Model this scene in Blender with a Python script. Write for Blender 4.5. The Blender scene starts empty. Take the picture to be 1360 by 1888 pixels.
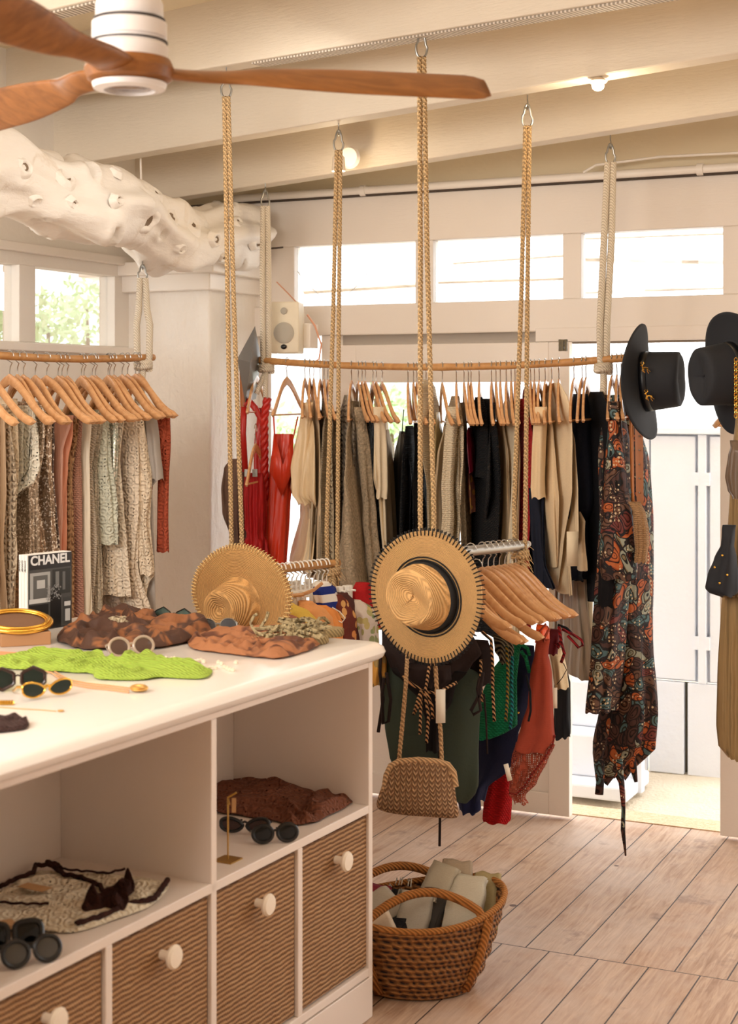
import bpy, math, random
from math import sin, cos, pi, radians, sqrt, atan2, exp
from mathutils import Vector, Matrix, noise

# ------------------------------------------------------------------ camera, world, sun, exposure
SC = bpy.context.scene
COL = SC.collection
F, CX, HY, H = 2830.0, 680.0, 730.0, 1.65      # focal length in px, principal x, horizon row, eye height
cam_d = bpy.data.cameras.new('camera'); cam = bpy.data.objects.new('camera', cam_d); COL.objects.link(cam)
cam.location = (0, 0, H); cam.rotation_euler = (pi/2, 0, 0)
cam_d.sensor_fit = 'HORIZONTAL'; cam_d.sensor_width = 24.0; cam_d.lens = F*24.0/1360.0
cam_d.shift_y = (HY-944.0)/1360.0
cam_d.clip_start = .05; cam_d.clip_end = 200
cam_d.dof.use_dof = True; cam_d.dof.focus_distance = 5.0; cam_d.dof.aperture_fstop = 4.0
SC.camera = cam
w = bpy.data.worlds.new('world'); SC.world = w; w.use_nodes = True
bg = w.node_tree.nodes['Background']; bg.inputs[0].default_value = (0.97, 0.985, 1.0, 1); bg.inputs[1].default_value = 5.4
sun_d = bpy.data.lights.new('sun', 'SUN'); sun = bpy.data.objects.new('sun', sun_d); COL.objects.link(sun)
sun_d.energy = 3.0; sun_d.angle = radians(1.5); sun_d.color = (1.0, .95, .88)
sun.rotation_euler = (radians(38), 0, radians(-60))
def area(name, loc, rot, size, sy, energy, color):
    d = bpy.data.lights.new(name, 'AREA'); d.shape = 'RECTANGLE'; d.size = size; d.size_y = sy; d.energy = energy; d.color = color
    o = bpy.data.objects.new(name, d); COL.objects.link(o); o.location = loc; o.rotation_euler = rot
    return o
area('fill_light', (-1.9, 1.5, 2.3), (radians(66), 0, radians(-24)), 1.8, 1.0, 100, (1.0, .96, .91))  # main fill from upper left, added out of frame; no lamp stands there
area('fill_light', (-.35, 4.35, 2.62), (radians(30), 0, radians(12)), .5, .3, 5, (1.0, .93, .84))  # added fill tilted towards the pillar to brighten it, no fixture
area('fill_light', (1.7, 3.2, 2.5), (0, 0, 0), 1.2, 1.2, 14, (1.0, .95, .88))  # added overhead fill on the right, no fixture behind it
area('fill_light', (-.7, 3.6, 2.45), (0, 0, 0), .5, .5, 4, (1.0, .88, .74))  # small warm fill added overhead, no fixture behind it
SC.view_settings.view_transform = 'Standard'; SC.view_settings.look = 'None'
SC.view_settings.exposure = -0.34; SC.view_settings.gamma = 1.0; SC.view_settings.use_curve_mapping = False
SC.cycles.max_bounces = 7; SC.cycles.transparent_max_bounces = 10; SC.cycles.diffuse_bounces = 5; SC.cycles.adaptive_threshold = .04
SC.cycles.sample_clamp_indirect = 6.0; SC.cycles.use_denoising = True; SC.cycles.caustics_reflective = False; SC.cycles.caustics_refractive = False

# ------------------------------------------------------------------ geometry helpers
def P(px, py, Y): return Vector(((px-CX)/F*Y, Y, H-(py-HY)/F*Y))
U = Vector((.427, .904, 0)); V = Vector((.904, -.427, 0)); Z = Vector((0, 0, 1))   # room axes: along the floor boards / along the front
def atpx(px, o, d):                       # point on the plan line o + t*d seen at column px
    k = (px-CX)/F
    t = (k*o[1]-o[0])/(d[0]-k*d[1])
    return Vector((o[0]+t*d[0], o[1]+t*d[1], 0))
def rnd(s): return random.Random(s)

class MB:
    def __init__(s): s.v = []; s.f = []
    def add(s, v, f):
        n = len(s.v); s.v += [Vector(a) for a in v]; s.f += [tuple(i+n for i in a) for a in f]
        return s
    def box(s, c, sz, ax=None):           # c = centre, sz = full size along the three axes
        c = Vector(c); ax = ax or (Vector((1,0,0)), Vector((0,1,0)), Vector((0,0,1)))
        vs = [c+ax[0]*sz[0]*i/2+ax[1]*sz[1]*j/2+ax[2]*sz[2]*k/2 for k in (-1,1) for j in (-1,1) for i in (-1,1)]
        return s.add(vs, [(0,2,3,1),(4,5,7,6),(0,1,5,4),(2,6,7,3),(0,4,6,2),(1,3,7,5)])
    def bb(s, x0, x1, y0, y1, z0, z1): return s.box(((x0+x1)/2,(y0+y1)/2,(z0+z1)/2),(abs(x1-x0),abs(y1-y0),abs(z1-z0)))
    def loops(s, L, closed=True, cap0=True, cap1=True, ring=False):
        n = len(L[0]); b = len(s.v)
        for l in L: s.v += [Vector(p) for p in l]
        m = len(L)
        for i in range(m if ring else m-1):
            i2 = (i+1) % m
            for j in range(n if closed else n-1):
                j2 = (j+1) % n
                s.f.append((b+i*n+j, b+i*n+j2, b+i2*n+j2, b+i2*n+j))
        if cap0 and not ring and closed: s.f.append(tuple(b+j for j in range(n))[::-1])
        if cap1 and not ring and closed: s.f.append(tuple(b+(m-1)*n+j for j in range(n)))
        return s
    def tube(s, pts, r, n=8, ring=False, flat=1.0, up=None, tw=0.0):
        pts = [Vector(p) for p in pts]; m = len(pts)
        rs = r if isinstance(r, (list, tuple)) else [r]*m
        T = []
        for i in range(m):
            a = pts[(i-1) % m] if (ring or i > 0) else pts[i]; b = pts[(i+1) % m] if (ring or i < m-1) else pts[i]
            T.append((b-a).normalized() if (b-a).length > 1e-9 else Vector((0,0,1)))
        u = up or (Vector((0,0,1)) if abs(T[0].z) < .9 else Vector((1,0,0)))
        u = Vector(u); u = (u-T[0]*u.dot(T[0])).normalized()
        L = []
        for i in range(m):
            u = (u-T[i]*u.dot(T[i]))
            u = u.normalized() if u.length > 1e-6 else T[i].orthogonal().normalized()
            v = T[i].cross(u)
            L.append([pts[i]+u*cos(2*pi*j/n+tw*i)*rs[i]+v*sin(2*pi*j/n+tw*i)*rs[i]*flat for j in range(n)])
        return s.loops(L, ring=ring)
    def lathe(s, prof, n=32, c=(0,0,0), ax=None, sx=1.0):
        c = Vector(c); ax = ax or (Vector((1,0,0)), Vector((0,1,0)), Vector((0,0,1)))
        return s.loops([[c+ax[0]*r*cos(2*pi*j/n)*sx+ax[1]*r*sin(2*pi*j/n)+ax[2]*z for j in range(n)] for r, z in prof])
    def ico(s, c, r, n=10, sq=(1,1,1)):
        L = []
        for i in range(n//2+1):
            t = pi*(i+.02)/(n/2+.04)
            L.append([Vector(c)+Vector((r*sin(t)*cos(2*pi*j/n)*sq[0], r*sin(t)*sin(2*pi*j/n)*sq[1], r*cos(t)*sq[2])) for j in range(n)])
        return s.loops(L)
    def build(s, name, mat, parent=None, loc=None, smooth=True, bevel=0, seg=2, sub=0, rot=None, angle=40):
        me = bpy.data.meshes.new(name)
        off = Vector(loc) if loc is not None else Vector((0,0,0))
        me.from_pydata([tuple(v-off) if rot is None else tuple(v) for v in s.v], [], s.f); me.update()
        o = bpy.data.objects.new(name, me); COL.objects.link(o)
        if mat: me.materials.append(mat)
        o.location = off
        if rot is not None: o.rotation_euler = rot
        if smooth: me.shade_smooth()
        if smooth and angle: me.set_sharp_from_angle(angle=radians(angle))
        if bevel:
            b = o.modifiers.new('bevel', 'BEVEL'); b.width = bevel; b.segments = seg; b.limit_method = 'ANGLE'
        if sub:
            b = o.modifiers.new('sub', 'SUBSURF'); b.levels = sub; b.render_levels = sub
        if parent:
            o.parent = parent; o.location = off-parent.location if parent.rotation_euler.z == 0 else off
        return o

def empty(name, loc, rz=0):
    o = bpy.data.objects.new(name, None); COL.objects.link(o); o.location = loc; o.rotation_euler = (0,0,rz); o.empty_display_size = .05
    return o
def tag(o, label, cat, group=None, kind=None):
    o['label'] = label; o['category'] = cat
    if group: o['group'] = group
    if kind: o['kind'] = kind
    return o
def struct(o): o['kind'] = 'structure'; return o
def kids(o): return [c for c in bpy.data.objects if c.parent == o]
def copy_tree(o, ks, loc, rz):
    c = o.copy(); COL.objects.link(c); c.location = loc; c.rotation_euler = (0,0,rz)
    for k in ks:
        d = k.copy(); COL.objects.link(d); d.parent = c
    return c

# ------------------------------------------------------------------ materials
def S(r, g, b):
    f = lambda c: (c/255/12.92 if c/255 <= .04045 else ((c/255+.055)/1.055)**2.4)
    return (f(r), f(g), f(b), 1)
class NT:
    def __init__(s, name):
        s.m = bpy.data.materials.new(name); s.m.use_nodes = True; s.t = s.m.node_tree; s.t.nodes.clear()
        s.out = s.t.nodes.new('ShaderNodeOutputMaterial'); s.p = s.n('ShaderNodeBsdfPrincipled'); s.l(s.p.outputs[0], s.out.inputs[0])
    def n(s, k, **kw):
        o = s.t.nodes.new(k)
        for a, b in kw.items(): setattr(o, a, b)
        return o
    def l(s, a, b): s.t.links.new(a, b)
    def set(s, node, i, v):
        if v is None: return
        if hasattr(v, 'is_output'): s.l(v, node.inputs[i])
        else: node.inputs[i].default_value = v
    def math(s, op, a, b=None, c=None):
        o = s.n('ShaderNodeMath', operation=op); s.set(o, 0, a); s.set(o, 1, b); s.set(o, 2, c); return o.outputs[0]
    def co(s, scale=(1,1,1), rot=(0,0,0), src='Object'):
        t = s.n('ShaderNodeTexCoord'); m = s.n('ShaderNodeMapping'); s.l(t.outputs[src], m.inputs[0])
        m.inputs['Scale'].default_value = scale; m.inputs['Rotation'].default_value = rot; return m.outputs[0]
    def noise(s, v, scale, detail=3, rough=.5, dist=0):
        o = s.n('ShaderNodeTexNoise'); s.l(v, o.inputs['Vector']); o.inputs['Scale'].default_value = scale
        o.inputs['Detail'].default_value = detail; o.inputs['Roughness'].default_value = rough; o.inputs['Distortion'].default_value = dist; return o.outputs[0]
    def voro(s, v, scale, feature='F1', out='Distance', rand=1.0):
        o = s.n('ShaderNodeTexVoronoi', feature=feature); s.l(v, o.inputs['Vector']); o.inputs['Scale'].default_value = scale
        o.inputs['Randomness'].default_value = rand; return o.outputs[out]
    def wave(s, v, scale, dist=0, axis='X', typ='BANDS', det=1, ds=1.0):
        o = s.n('ShaderNodeTexWave', wave_type=typ)
        if typ == 'BANDS': o.bands_direction = axis
        else: o.rings_direction = axis
        s.l(v, o.inputs['Vector']); o.inputs['Scale'].default_value = scale; o.inputs['Distortion'].default_value = dist
        o.inputs['Detail'].default_value = det; o.inputs['Detail Scale'].default_value = ds; return o.outputs['Fac']
    def ramp(s, f, stops, interp='LINEAR'):
        o = s.n('ShaderNodeValToRGB'); s.l(f, o.inputs[0]); e = o.color_ramp; e.interpolation = interp
        while len(e.elements) < len(stops): e.elements.new(.5)
        for i, (p, c) in enumerate(stops): e.elements[i].position = p; e.elements[i].color = c
        return o.outputs[0]
    def mix(s, f, a, b, typ='MIX'):
        o = s.n('ShaderNodeMix', data_type='RGBA', blend_type=typ); s.set(o, 0, f); s.set(o, 6, a); s.set(o, 7, b); return o.outputs[2]
    def bump(s, h, st=.3, d=.01):
        o = s.n('ShaderNodeBump'); s.set(o, 'Height', h); o.inputs['Strength'].default_value = st; o.inputs['Distance'].default_value = d
        s.l(o.outputs[0], s.p.inputs['Normal']); return o
    def fin(s, col=None, rough=.8, metal=0.0, spec=None):
        s.set(s.p, 'Base Color', col); s.set(s.p, 'Roughness', rough); s.set(s.p, 'Metallic', metal)
        if spec is not None: s.p.inputs['Specular IOR Level'].default_value = spec
        return s.m
def sc(c, k): return (min(1,c[0]*k), min(1,c[1]*k), min(1,c[2]*k), 1)
_M = {}
def plain(name, c, rough=.5, metal=0.0, spec=None):
    if name in _M: return _M[name]
    t = NT(name); v = t.co(); n = t.noise(v, 30, 3)
    m = t.fin(t.mix(n, sc(c,.96), sc(c,1.04)), rough, metal, spec); _M[name] = m; return m
def cloth(kind, c, c2=None):
    key = (kind, tuple(c), tuple(c2) if c2 else None)
    if key in _M: return _M[key]
    t = NT('%s_cloth' % kind); v = t.co()
    c = S(*c); c2 = S(*c2) if c2 else None
    big = t.noise(v, 7, 3); col = t.mix(big, sc(c,.86), sc(c,1.12)); rough = .85; m = None
    if kind == 'linen':
        h = t.math('ADD', t.wave(v, 140, 3, 'Z'), t.noise(v, 300, 2)); t.bump(h, .25, .003); col = t.mix(t.noise(t.co((60,60,500)), 2), sc(c,.85), sc(c,1.1))
    elif kind == 'silk':
        rough = .38; t.bump(t.noise(t.co((14,14,2)), 3, 2), .35, .02)
    elif kind == 'pleat':
        h = t.wave(v, 14, 1.5, 'X'); t.bump(h, .6, .012); rough = .55
    elif kind == 'knit':
        h = t.math('MULTIPLY', t.wave(v, 45, 1.5, 'Z'), t.wave(v, 55, 1.5, 'DIAGONAL')); t.bump(h, .7, .008); col = t.mix(h, sc(c,.75), sc(c,1.15))
    elif kind == 'chunky':
        h = t.math('MULTIPLY', t.wave(v, 14, 5, 'Z', det=2, ds=3), t.wave(v, 18, 2, 'X')); t.bump(h, .9, .02); col = t.mix(h, sc(c,.75), sc(c,1.15))
    elif kind == 'teddy':
        h = t.noise(v, 110, 4, .7); t.bump(h, 1.0, .02); col = t.mix(t.ramp(h, [(.35,(0,0,0,1)),(.65,(1,1,1,1))]), sc(c,.68), sc(c,1.25)); rough = 1
    elif kind == 'sequin':
        h = t.voro(v, 190, out='Color'); g = t.math('GREATER_THAN', h, .72); col = t.mix(h, sc(c,.35), sc(c,1.4)); rough = .25
        t.set(t.p, 'Metallic', .6); t.bump(h, 1.0, .012); col = t.mix(g, col, S(245,232,215))
        t.set(t.p, 'Base Color', col); t.p.inputs['Roughness'].default_value = .28; _M[key] = t.m; return t.m
    elif kind in ('lace', 'mesh'):
        sc_ = 85 if kind == 'lace' else 190
        d = t.voro(v, sc_, rand=.25 if kind == 'lace' else .05); b2 = t.voro(v, 30, rand=.5); ring = t.math('SINE', t.math('MULTIPLY', b2, 18.0))
        thr = t.math('MULTIPLY_ADD', ring, .10, .16)
        hole = t.math('LESS_THAN', d, thr if kind == 'lace' else .42)
        col = t.mix(t.math('MULTIPLY_ADD', ring, .18, .6), sc(c,.80), sc(c,1.15)); t.bump(t.math('ADD', d, t.math('MULTIPLY', ring, .4)), .8, .006)
        t.fin(col, .9); tr = t.n('ShaderNodeBsdfTransparent'); mx = t.n('ShaderNodeMixShader')
        t.l(hole, mx.inputs[0]); t.l(t.p.outputs[0], mx.inputs[1]); t.l(tr.outputs[0], mx.inputs[2]); t.l(mx.outputs[0], t.out.inputs[0]); _M[key] = t.m; return t.m
    elif kind == 'stripe':
        f = t.math('GREATER_THAN', t.wave(v, 6, .3, 'Z'), .5); col = t.mix(f, c, c2); t.bump(t.noise(v, 200, 2), .3, .004)
    elif kind == 'patch':
        f = t.ramp(t.noise(v, 13, 2, .5, .8), [(.54,(0,0,0,1)),(.62,(1,1,1,1))]); col = t.mix(f, c, c2); t.bump(t.noise(v, 40, 3), .5, .01); rough = .6
    elif kind == 'floral':
        d = t.voro(v, 28); f = t.math('LESS_THAN', d, .38); k = t.voro(v, 28, out='Color')
        col = t.mix(f, c, t.mix(k, c2, S(225,190,120))); t.bump(d, .5, .01)
    elif kind == 'cord':
        h = t.wave(v, 45, 0, 'DIAGONAL'); t.bump(h, .9, .004)
        if c2: col = t.mix(t.ramp(h, [(.45,(0,0,0,1)),(.55,(1,1,1,1))]), c, c2)
        else: col = t.mix(h, sc(c,.6), sc(c,1.15))
    else:
        t.bump(t.noise(v, 150, 3), .25, .004)
    m = t.fin(col, rough, 0, .25 if kind != 'silk' else .5); _M[key] = m; return m
def paisley(dark=False):
    key = ('paisley', dark)
    if key in _M: return _M[key]
    t = NT('paisley_print'); v = t.co()
    wob = t.n('ShaderNodeTexNoise'); t.l(v, wob.inputs['Vector']); wob.inputs['Scale'].default_value = 9; wob.inputs['Detail'].default_value = 1
    vv = t.n('ShaderNodeVectorMath', operation='MULTIPLY_ADD'); t.l(wob.outputs['Color'], vv.inputs[0]); vv.inputs[1].default_value = (.14,.14,.14); t.l(v, vv.inputs[2])
    q = vv.outputs[0]
    d = t.voro(q, 21); k = t.voro(q, 21, out='Color'); e = t.voro(q, 21, 'DISTANCE_TO_EDGE')
    ring = t.math('FRACT', t.math('MULTIPLY', d, 4.0))
    sep = t.n('ShaderNodeSeparateColor'); t.l(k, sep.inputs[0])
    base = t.ramp(sep.outputs[0], [(0,S(74,48,42)),(.26,S(104,74,58)),(.46,S(78,104,106)),(.62,S(178,94,48)),(.76,S(112,54,48)),(.88,S(150,152,134))], 'CONSTANT')
    line = t.ramp(ring, [(0,S(30,20,20)),(.2,S(30,20,20)),(.26,(1,1,1,1)),(.8,(1,1,1,1)),(.86,S(205,170,130))])
    col = t.mix(1.0, base, line, 'MULTIPLY')
    dots = t.math('LESS_THAN', t.voro(v, 75, rand=.4), .3); dm = t.math('MULTIPLY', dots, t.math('GREATER_THAN', t.noise(v, 16, 1), .54))
    col = t.mix(dm, col, S(205,182,145)); col = t.mix(t.math('LESS_THAN', e, .045), col, S(26,18,20))
    t.bump(t.noise(t.co((16,16,3)), 3, 2), .25, .02)
    _M[key] = t.fin(col, .6, 0, .3); return _M[key]
def wood(name, c, c2, rough=.4, scale=(30,30,3), spec=.4):
    if name in _M: return _M[name]
    t = NT(name); v = t.co(scale); n = t.noise(v, 2.2, 4, .6, 1.2)
    t.bump(n, .1, .003); _M[name] = t.fin(t.mix(t.ramp(n, [(.3,(0,0,0,1)),(.7,(1,1,1,1))]), S(*c), S(*c2)), rough, 0, spec); return _M[name]
def paint(name, c, rough=.55, bs=.15, grain=(6,6,60), dirt=.05):
    if name in _M: return _M[name]
    t = NT(name); v = t.co(); c = S(*c)
    g = t.noise(t.co(grain), 4, 4, .6); big = t.noise(v, 2.5, 4)
    t.bump(t.math('ADD', g, t.noise(v, 25, 3)), bs, .006)
    _M[name] = t.fin(t.mix(t.ramp(big, [(.3,(0,0,0,1)),(.75,(1,1,1,1))]), sc(c,1-dirt), sc(c,1.0)), rough, 0, .35); return _M[name]
def glass():
    if 'glass' in _M: return _M['glass']
    t = NT('clear_glass'); tr = t.n('ShaderNodeBsdfTransparent'); gl = t.n('ShaderNodeBsdfGlossy'); gl.inputs['Roughness'].default_value = .02
    fr = t.n('ShaderNodeFresnel'); mx = t.n('ShaderNodeMixShader'); t.l(t.math('MULTIPLY', fr.outputs[0], .6), mx.inputs[0])
    tr.inputs[0].default_value = (.97,.98,.98,1)
    t.l(tr.outputs[0], mx.inputs[1]); t.l(gl.outputs[0], mx.inputs[2]); t.l(mx.outputs[0], t.out.inputs[0]); _M['glass'] = t.m; return t.m
def straw(name, c, ring=True, sc_=60):
    if name in _M: return _M[name]
    t = NT(name); v = t.co(); c = S(*c)
    h = t.wave(v, sc_, .5, 'SPHERICAL', 'RINGS', det=2, ds=4) if ring else t.wave(v, sc_, 1.5, 'Z')
    h2 = t.noise(v, 220, 2); hh = t.math('ADD', h, t.math('MULTIPLY', h2, .7)); t.bump(hh, .8, .004)
    col = t.mix(t.ramp(hh, [(.2,(0,0,0,1)),(1.0,(1,1,1,1))]), sc(c,.66), sc(c,1.22)); _M[name] = t.fin(t.mix(t.ramp(t.noise(v, 14, 2), [(.2,(0,0,0,1)),(.5,(1,1,1,1))]), sc(c,.9), col), .7); return _M[name]
WALL = paint('painted_wall', (242,236,228), .7, .25, (8,8,8)); BEAMP = paint('painted_beam', (226,214,196), .6, .35, (5,5,40), .08)
FRAME = paint('painted_frame', (238,228,218), .45, .12); WHITE = paint('white_lacquer', (243,236,228), .35, .03, dirt=.02)
CREAM = paint('cream_plaster', (238,224,196), .8, .3, (8,8,8)); EXTW = paint('outdoor_white', (236,240,248), .6, .25, (6,6,6), .06)
STEEL = plain('brushed_steel', S(150,148,142), .35, .9); CHROME = plain('hook_wire', S(190,188,184), .25, 1.0)
GOLD = plain('gold_metal', S(232,180,80), .22, 1.0); BLK = plain('black_plastic', S(14,13,13), .3)
HANGW = wood('hanger_wood', (198,142,94), (222,174,126), .26, (12,12,12)); BAMBOO = wood('bamboo_rail', (176,124,72), (204,154,98), .4, (8,8,8))
# ------------------------------------------------------------------ room shell
FO = Vector((.797, 6.03, 0))               # a point on the glazed front, which runs along V
def fr(px): return (atpx(px, FO, V)-FO).dot(V)
AX = (V, U, Z)
def fbox(mb, t0, t1, z0, z1, d0=-.03, d1=.03):
    return mb.box(FO+V*(t0+t1)/2+U*(d0+d1)/2+Z*(z0+z1)/2, (abs(t1-t0), abs(d1-d0), abs(z1-z0)), AX)
# floor: boards run along U, joints staggered
t = NT('floor_boards'); v = t.co(); sp = t.n('ShaderNodeSeparateXYZ'); t.l(v, sp.inputs[0]); x, y = sp.outputs[0], sp.outputs[1]
JX = 4.352; BW = .150
after = t.math('LESS_THAN', x, JX)
yy = t.math('ADD', t.math('ADD', y, -1.238+30*BW), t.math('MULTIPLY', after, BW*.5))
r = t.math('DIVIDE', yy, BW); row = t.math('FLOOR', r); fy = t.math('FRACT', r)
gapy = t.math('LESS_THAN', t.math('MINIMUM', fy, t.math('SUBTRACT', 1.0, fy)), .014)
gapx = t.math('LESS_THAN', t.math('ABSOLUTE', t.math('SUBTRACT', x, JX)), .0022)
gap = t.math('MAXIMUM', gapy, gapx)
cb = t.n('ShaderNodeCombineXYZ'); t.l(row, cb.inputs[0]); t.l(after, cb.inputs[1]); wn = t.n('ShaderNodeTexWhiteNoise'); t.l(cb.outputs[0], wn.inputs[0])
off = t.n('ShaderNodeVectorMath', operation='MULTIPLY_ADD'); t.l(wn.outputs['Color'], off.inputs[0]); off.inputs[1].default_value = (9,9,9); t.l(v, off.inputs[2])
mp = t.n('ShaderNodeMapping'); t.l(off.outputs[0], mp.inputs[0]); mp.inputs['Scale'].default_value = (2.2, 26, 1)
gr = t.noise(mp.outputs[0], 2.4, 6, .62, 1.0); gr2 = t.noise(mp.outputs[0], 9, 3, .6)
c0 = t.mix(t.ramp(gr, [(.28,(0,0,0,1)),(.72,(1,1,1,1))]), S(152,114,86), S(208,176,148))
c0 = t.mix(t.math('MULTIPLY', wn.outputs['Value'], .35), c0, S(192,152,124))
patch = t.ramp(t.noise(v, 2.6, 4, .65), [(.42,(0,0,0,1)),(.66,(1,1,1,1))]); c0 = t.mix(t.math('MULTIPLY', patch, .55), c0, S(206,186,170))
kn = t.math('LESS_THAN', t.voro(v, 3.1), .045); c0 = t.mix(kn, c0, S(96,66,50))
blot = t.ramp(t.noise(off.outputs[0], 5.5, 4, .7), [(.60,(0,0,0,1)),(.74,(1,1,1,1))]); c0 = t.mix(t.math('MULTIPLY', blot, .6), c0, S(108,80,70))
c0 = t.mix(gap, c0, S(52,36,28))
bh = t.math('SUBTRACT', t.math('MULTIPLY', gr2, .3), gap); t.bump(bh, .35, .004)
FLOORM = t.fin(c0, .52, 0, .4)
fl = MB(); fl.bb(-3.5, 6.62, -4.5, 6.0, -.06, 0)          # local axes: x along boards
o = fl.build('floor', FLOORM, rot=(0,0,atan2(U.y,U.x)), smooth=False); struct(o)
# floor ends at the front: local x of the front is constant because the front is perpendicular to U
FX = FO.dot(U)
for vv in o.data.vertices:
    if vv.co.x > 6: vv.co.x = FX+.05
# sandy ground outside
t = NT('pale_sand'); v = t.co(); n1 = t.noise(v, 3, 6, .65); t.bump(t.math('ADD', n1, t.noise(v, 60, 4)), .6, .02)
SAND = t.fin(t.mix(n1, S(206,186,156), S(240,228,208)), .95)
g = MB(); N = 36
g.v = [Vector((-9+i*24/N, -14+j*28/N, (-.045+.03*noise.noise(Vector((i*.9, j*.8, 0)))) if i > 0 else -.05)) for j in range(N+1) for i in range(N+1)]
g.f = [(j*(N+1)+i, j*(N+1)+i+1, (j+1)*(N+1)+i+1, (j+1)*(N+1)+i) for j in range(N) for i in range(N)]
for q in g.v:
    if q.x < 7 and not (q.x > FX+.1): q.z = -.12
ob = g.build('ground', SAND, rot=(0,0,atan2(U.y,U.x)), angle=0); struct(ob)
# front wall: header, mullions, lintel, sill
ta, tb, tc, td, te, tf = [fr(q) for q in (548,770,803,1041,1075,1335)]
TL, TR = fr(332), 2.6
m = MB(); fbox(m, TL, TR, 2.285, 2.48, -.03, .05)
for a, b in ((TL, ta), (tb, tc), (td, te), (tf, TR)): fbox(m, a, b, 2.03, 2.285)
fbox(m, TL, TR, 1.905, 2.03, -.045, .05)
struct(m.build('wall_front', FRAME, bevel=.004, smooth=False))
m = MB(); fbox(m, TL, TR, 2.48, 2.95, .02, .08); struct(m.build('wall_front_upper', CREAM, smooth=False))
m = MB()
fbox(m, TL, TR, 2.478, 2.484, -.06, -.02); struct(m.build('trim_1', plain('dark_gap', S(70,56,46), .8), smooth=False))
DLINT = MB(); fbox(DLINT, fr(632), TR, 1.855, 1.905, -.0, .05); struct(DLINT.build('trim_2', paint('aged_rail', (150,138,126), .5), smooth=False))
m = MB(); fbox(m, fr(998), TR, 1.862, 1.915, -.075, -.045); struct(m.build('trim_3', FRAME, bevel=.003, smooth=False))
m = MB(); fbox(m, fr(598), fr(632), 0, 1.905); fbox(m, fr(470), fr(500), 0, 1.905, .0, .05); fbox(m, fr(500), fr(598), 0, .32)
struct(m.build('trim_4', FRAME, bevel=.003, smooth=False))
for i, (a, b) in enumerate(((ta,tb),(tc,td),(te,tf))):
    m = MB(); fbox(m, a, b, 2.03, 2.285, -.003, .003); w_ = struct(m.build('window_%d' % (i+1), glass(), smooth=False))
m = MB(); fbox(m, fr(500), fr(598), .32, 1.905, -.003, .003); struct(m.build('window_4', glass(), smooth=False))
# sliding door leaves
def leaf(name, t0, t1, d, zt=1.86, sill=.50, stile=.085, label=None):
    root = empty(name, FO+V*t0+U*d); struct(root)
    m = MB(); fbox(m, t0, t0+stile, .015, zt, d-.02, d+.02); fbox(m, t1-stile, t1, .015, zt, d-.02, d+.02)
    fbox(m, t0+stile, t1-stile, zt-.155, zt, d-.02, d+.02); fbox(m, t0+stile, t1-stile, .015, .10, d-.02, d+.02); fbox(m, t0+stile, t1-stile, sill, sill+.06, d-.02, d+.02)
    m.build('door_frame', FRAME, root, loc=root.location, bevel=.003, smooth=False)
    m = MB(); fbox(m, t0+stile-.003, t1-stile+.003, .095, sill+.01, d-.008, d+.008); m.build('door_panel', FRAME, root, loc=root.location, smooth=False)
    m = MB(); fbox(m, t0+stile-.003, t1-stile+.003, sill+.05, zt-.15, d-.003, d+.003); m.build('pane', glass(), root, loc=root.location, smooth=False)
    return root
dl = leaf('door_1', fr(636), fr(1060), -.055)
m = MB(); c = P(1042,637,5.90); fb = c-U*.03
for i in (-1,1):
    m.box(fb+V*.012*i, (.008,.01,.045), AX)
for i in (-1,0,1): m.box(fb+Z*.018*i+V*0, (.032,.012,.008), AX)
m.box(fb-U*.002, (.01,.016,.04), AX)
m.build('door_bolt', plain('old_brass', S(90,80,62), .5, .8), dl, loc=dl.location, smooth=False)['label'] = 'dark metal bolt at the top of the door leaf'
leaf('door_2', fr(1335)-.0, fr(1335)+.75, -.055, stile=.1)
m = MB(); fbox(m, fr(1000), fr(1340), -.04, .004, .02, .16); struct(m.build('trim_5', wood('worn_sill', (196,160,120),(226,200,168), .7), smooth=False))
# left window wall, parallel to U
LO = Vector((-1.04, 6.45, 0)); AL = (U, V, Z)
def lt(px): return (atpx(px, LO, U)-LO).dot(U)
def lbox(mb, t0, t1, z0, z1, d0=-.04, d1=.04): return mb.box(LO+U*(t0+t1)/2+V*(d0+d1)/2+Z*(z0+z1)/2, (abs(t1-t0), abs(d1-d0), abs(z1-z0)), AL)
m = MB(); L0 = -6.0; w1, w0, wm = lt(197), lt(50), lt(20)
lbox(m, L0, .45, 2.145, 2.95); lbox(m, w1, .45, 1.855, 2.145); lbox(m, wm, w0, 1.855, 2.145); lbox(m, L0, .45, 0, 1.855)
for k in range(1, 6): lbox(m, wm-k*.8-.05, wm-k*.8+.05, 1.855, 2.145)
struct(m.build('wall_left', WALL, bevel=.003, smooth=False))
m = MB(); lbox(m, L0, .2, 2.19, 2.225, .04, .075); lbox(m, L0, .2, 1.82, 1.85, .04, .07); struct(m.build('trim_6', WHITE, bevel=.004, smooth=False))
m = MB(); lbox(m, w0, w1, 1.855, 2.145, -.003, .003); struct(m.build('window_5', glass(), smooth=False))
m = MB(); lbox(m, wm-4, wm, 1.855, 2.145, -.003, .003); struct(m.build('window_6', glass(), smooth=False))
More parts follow.
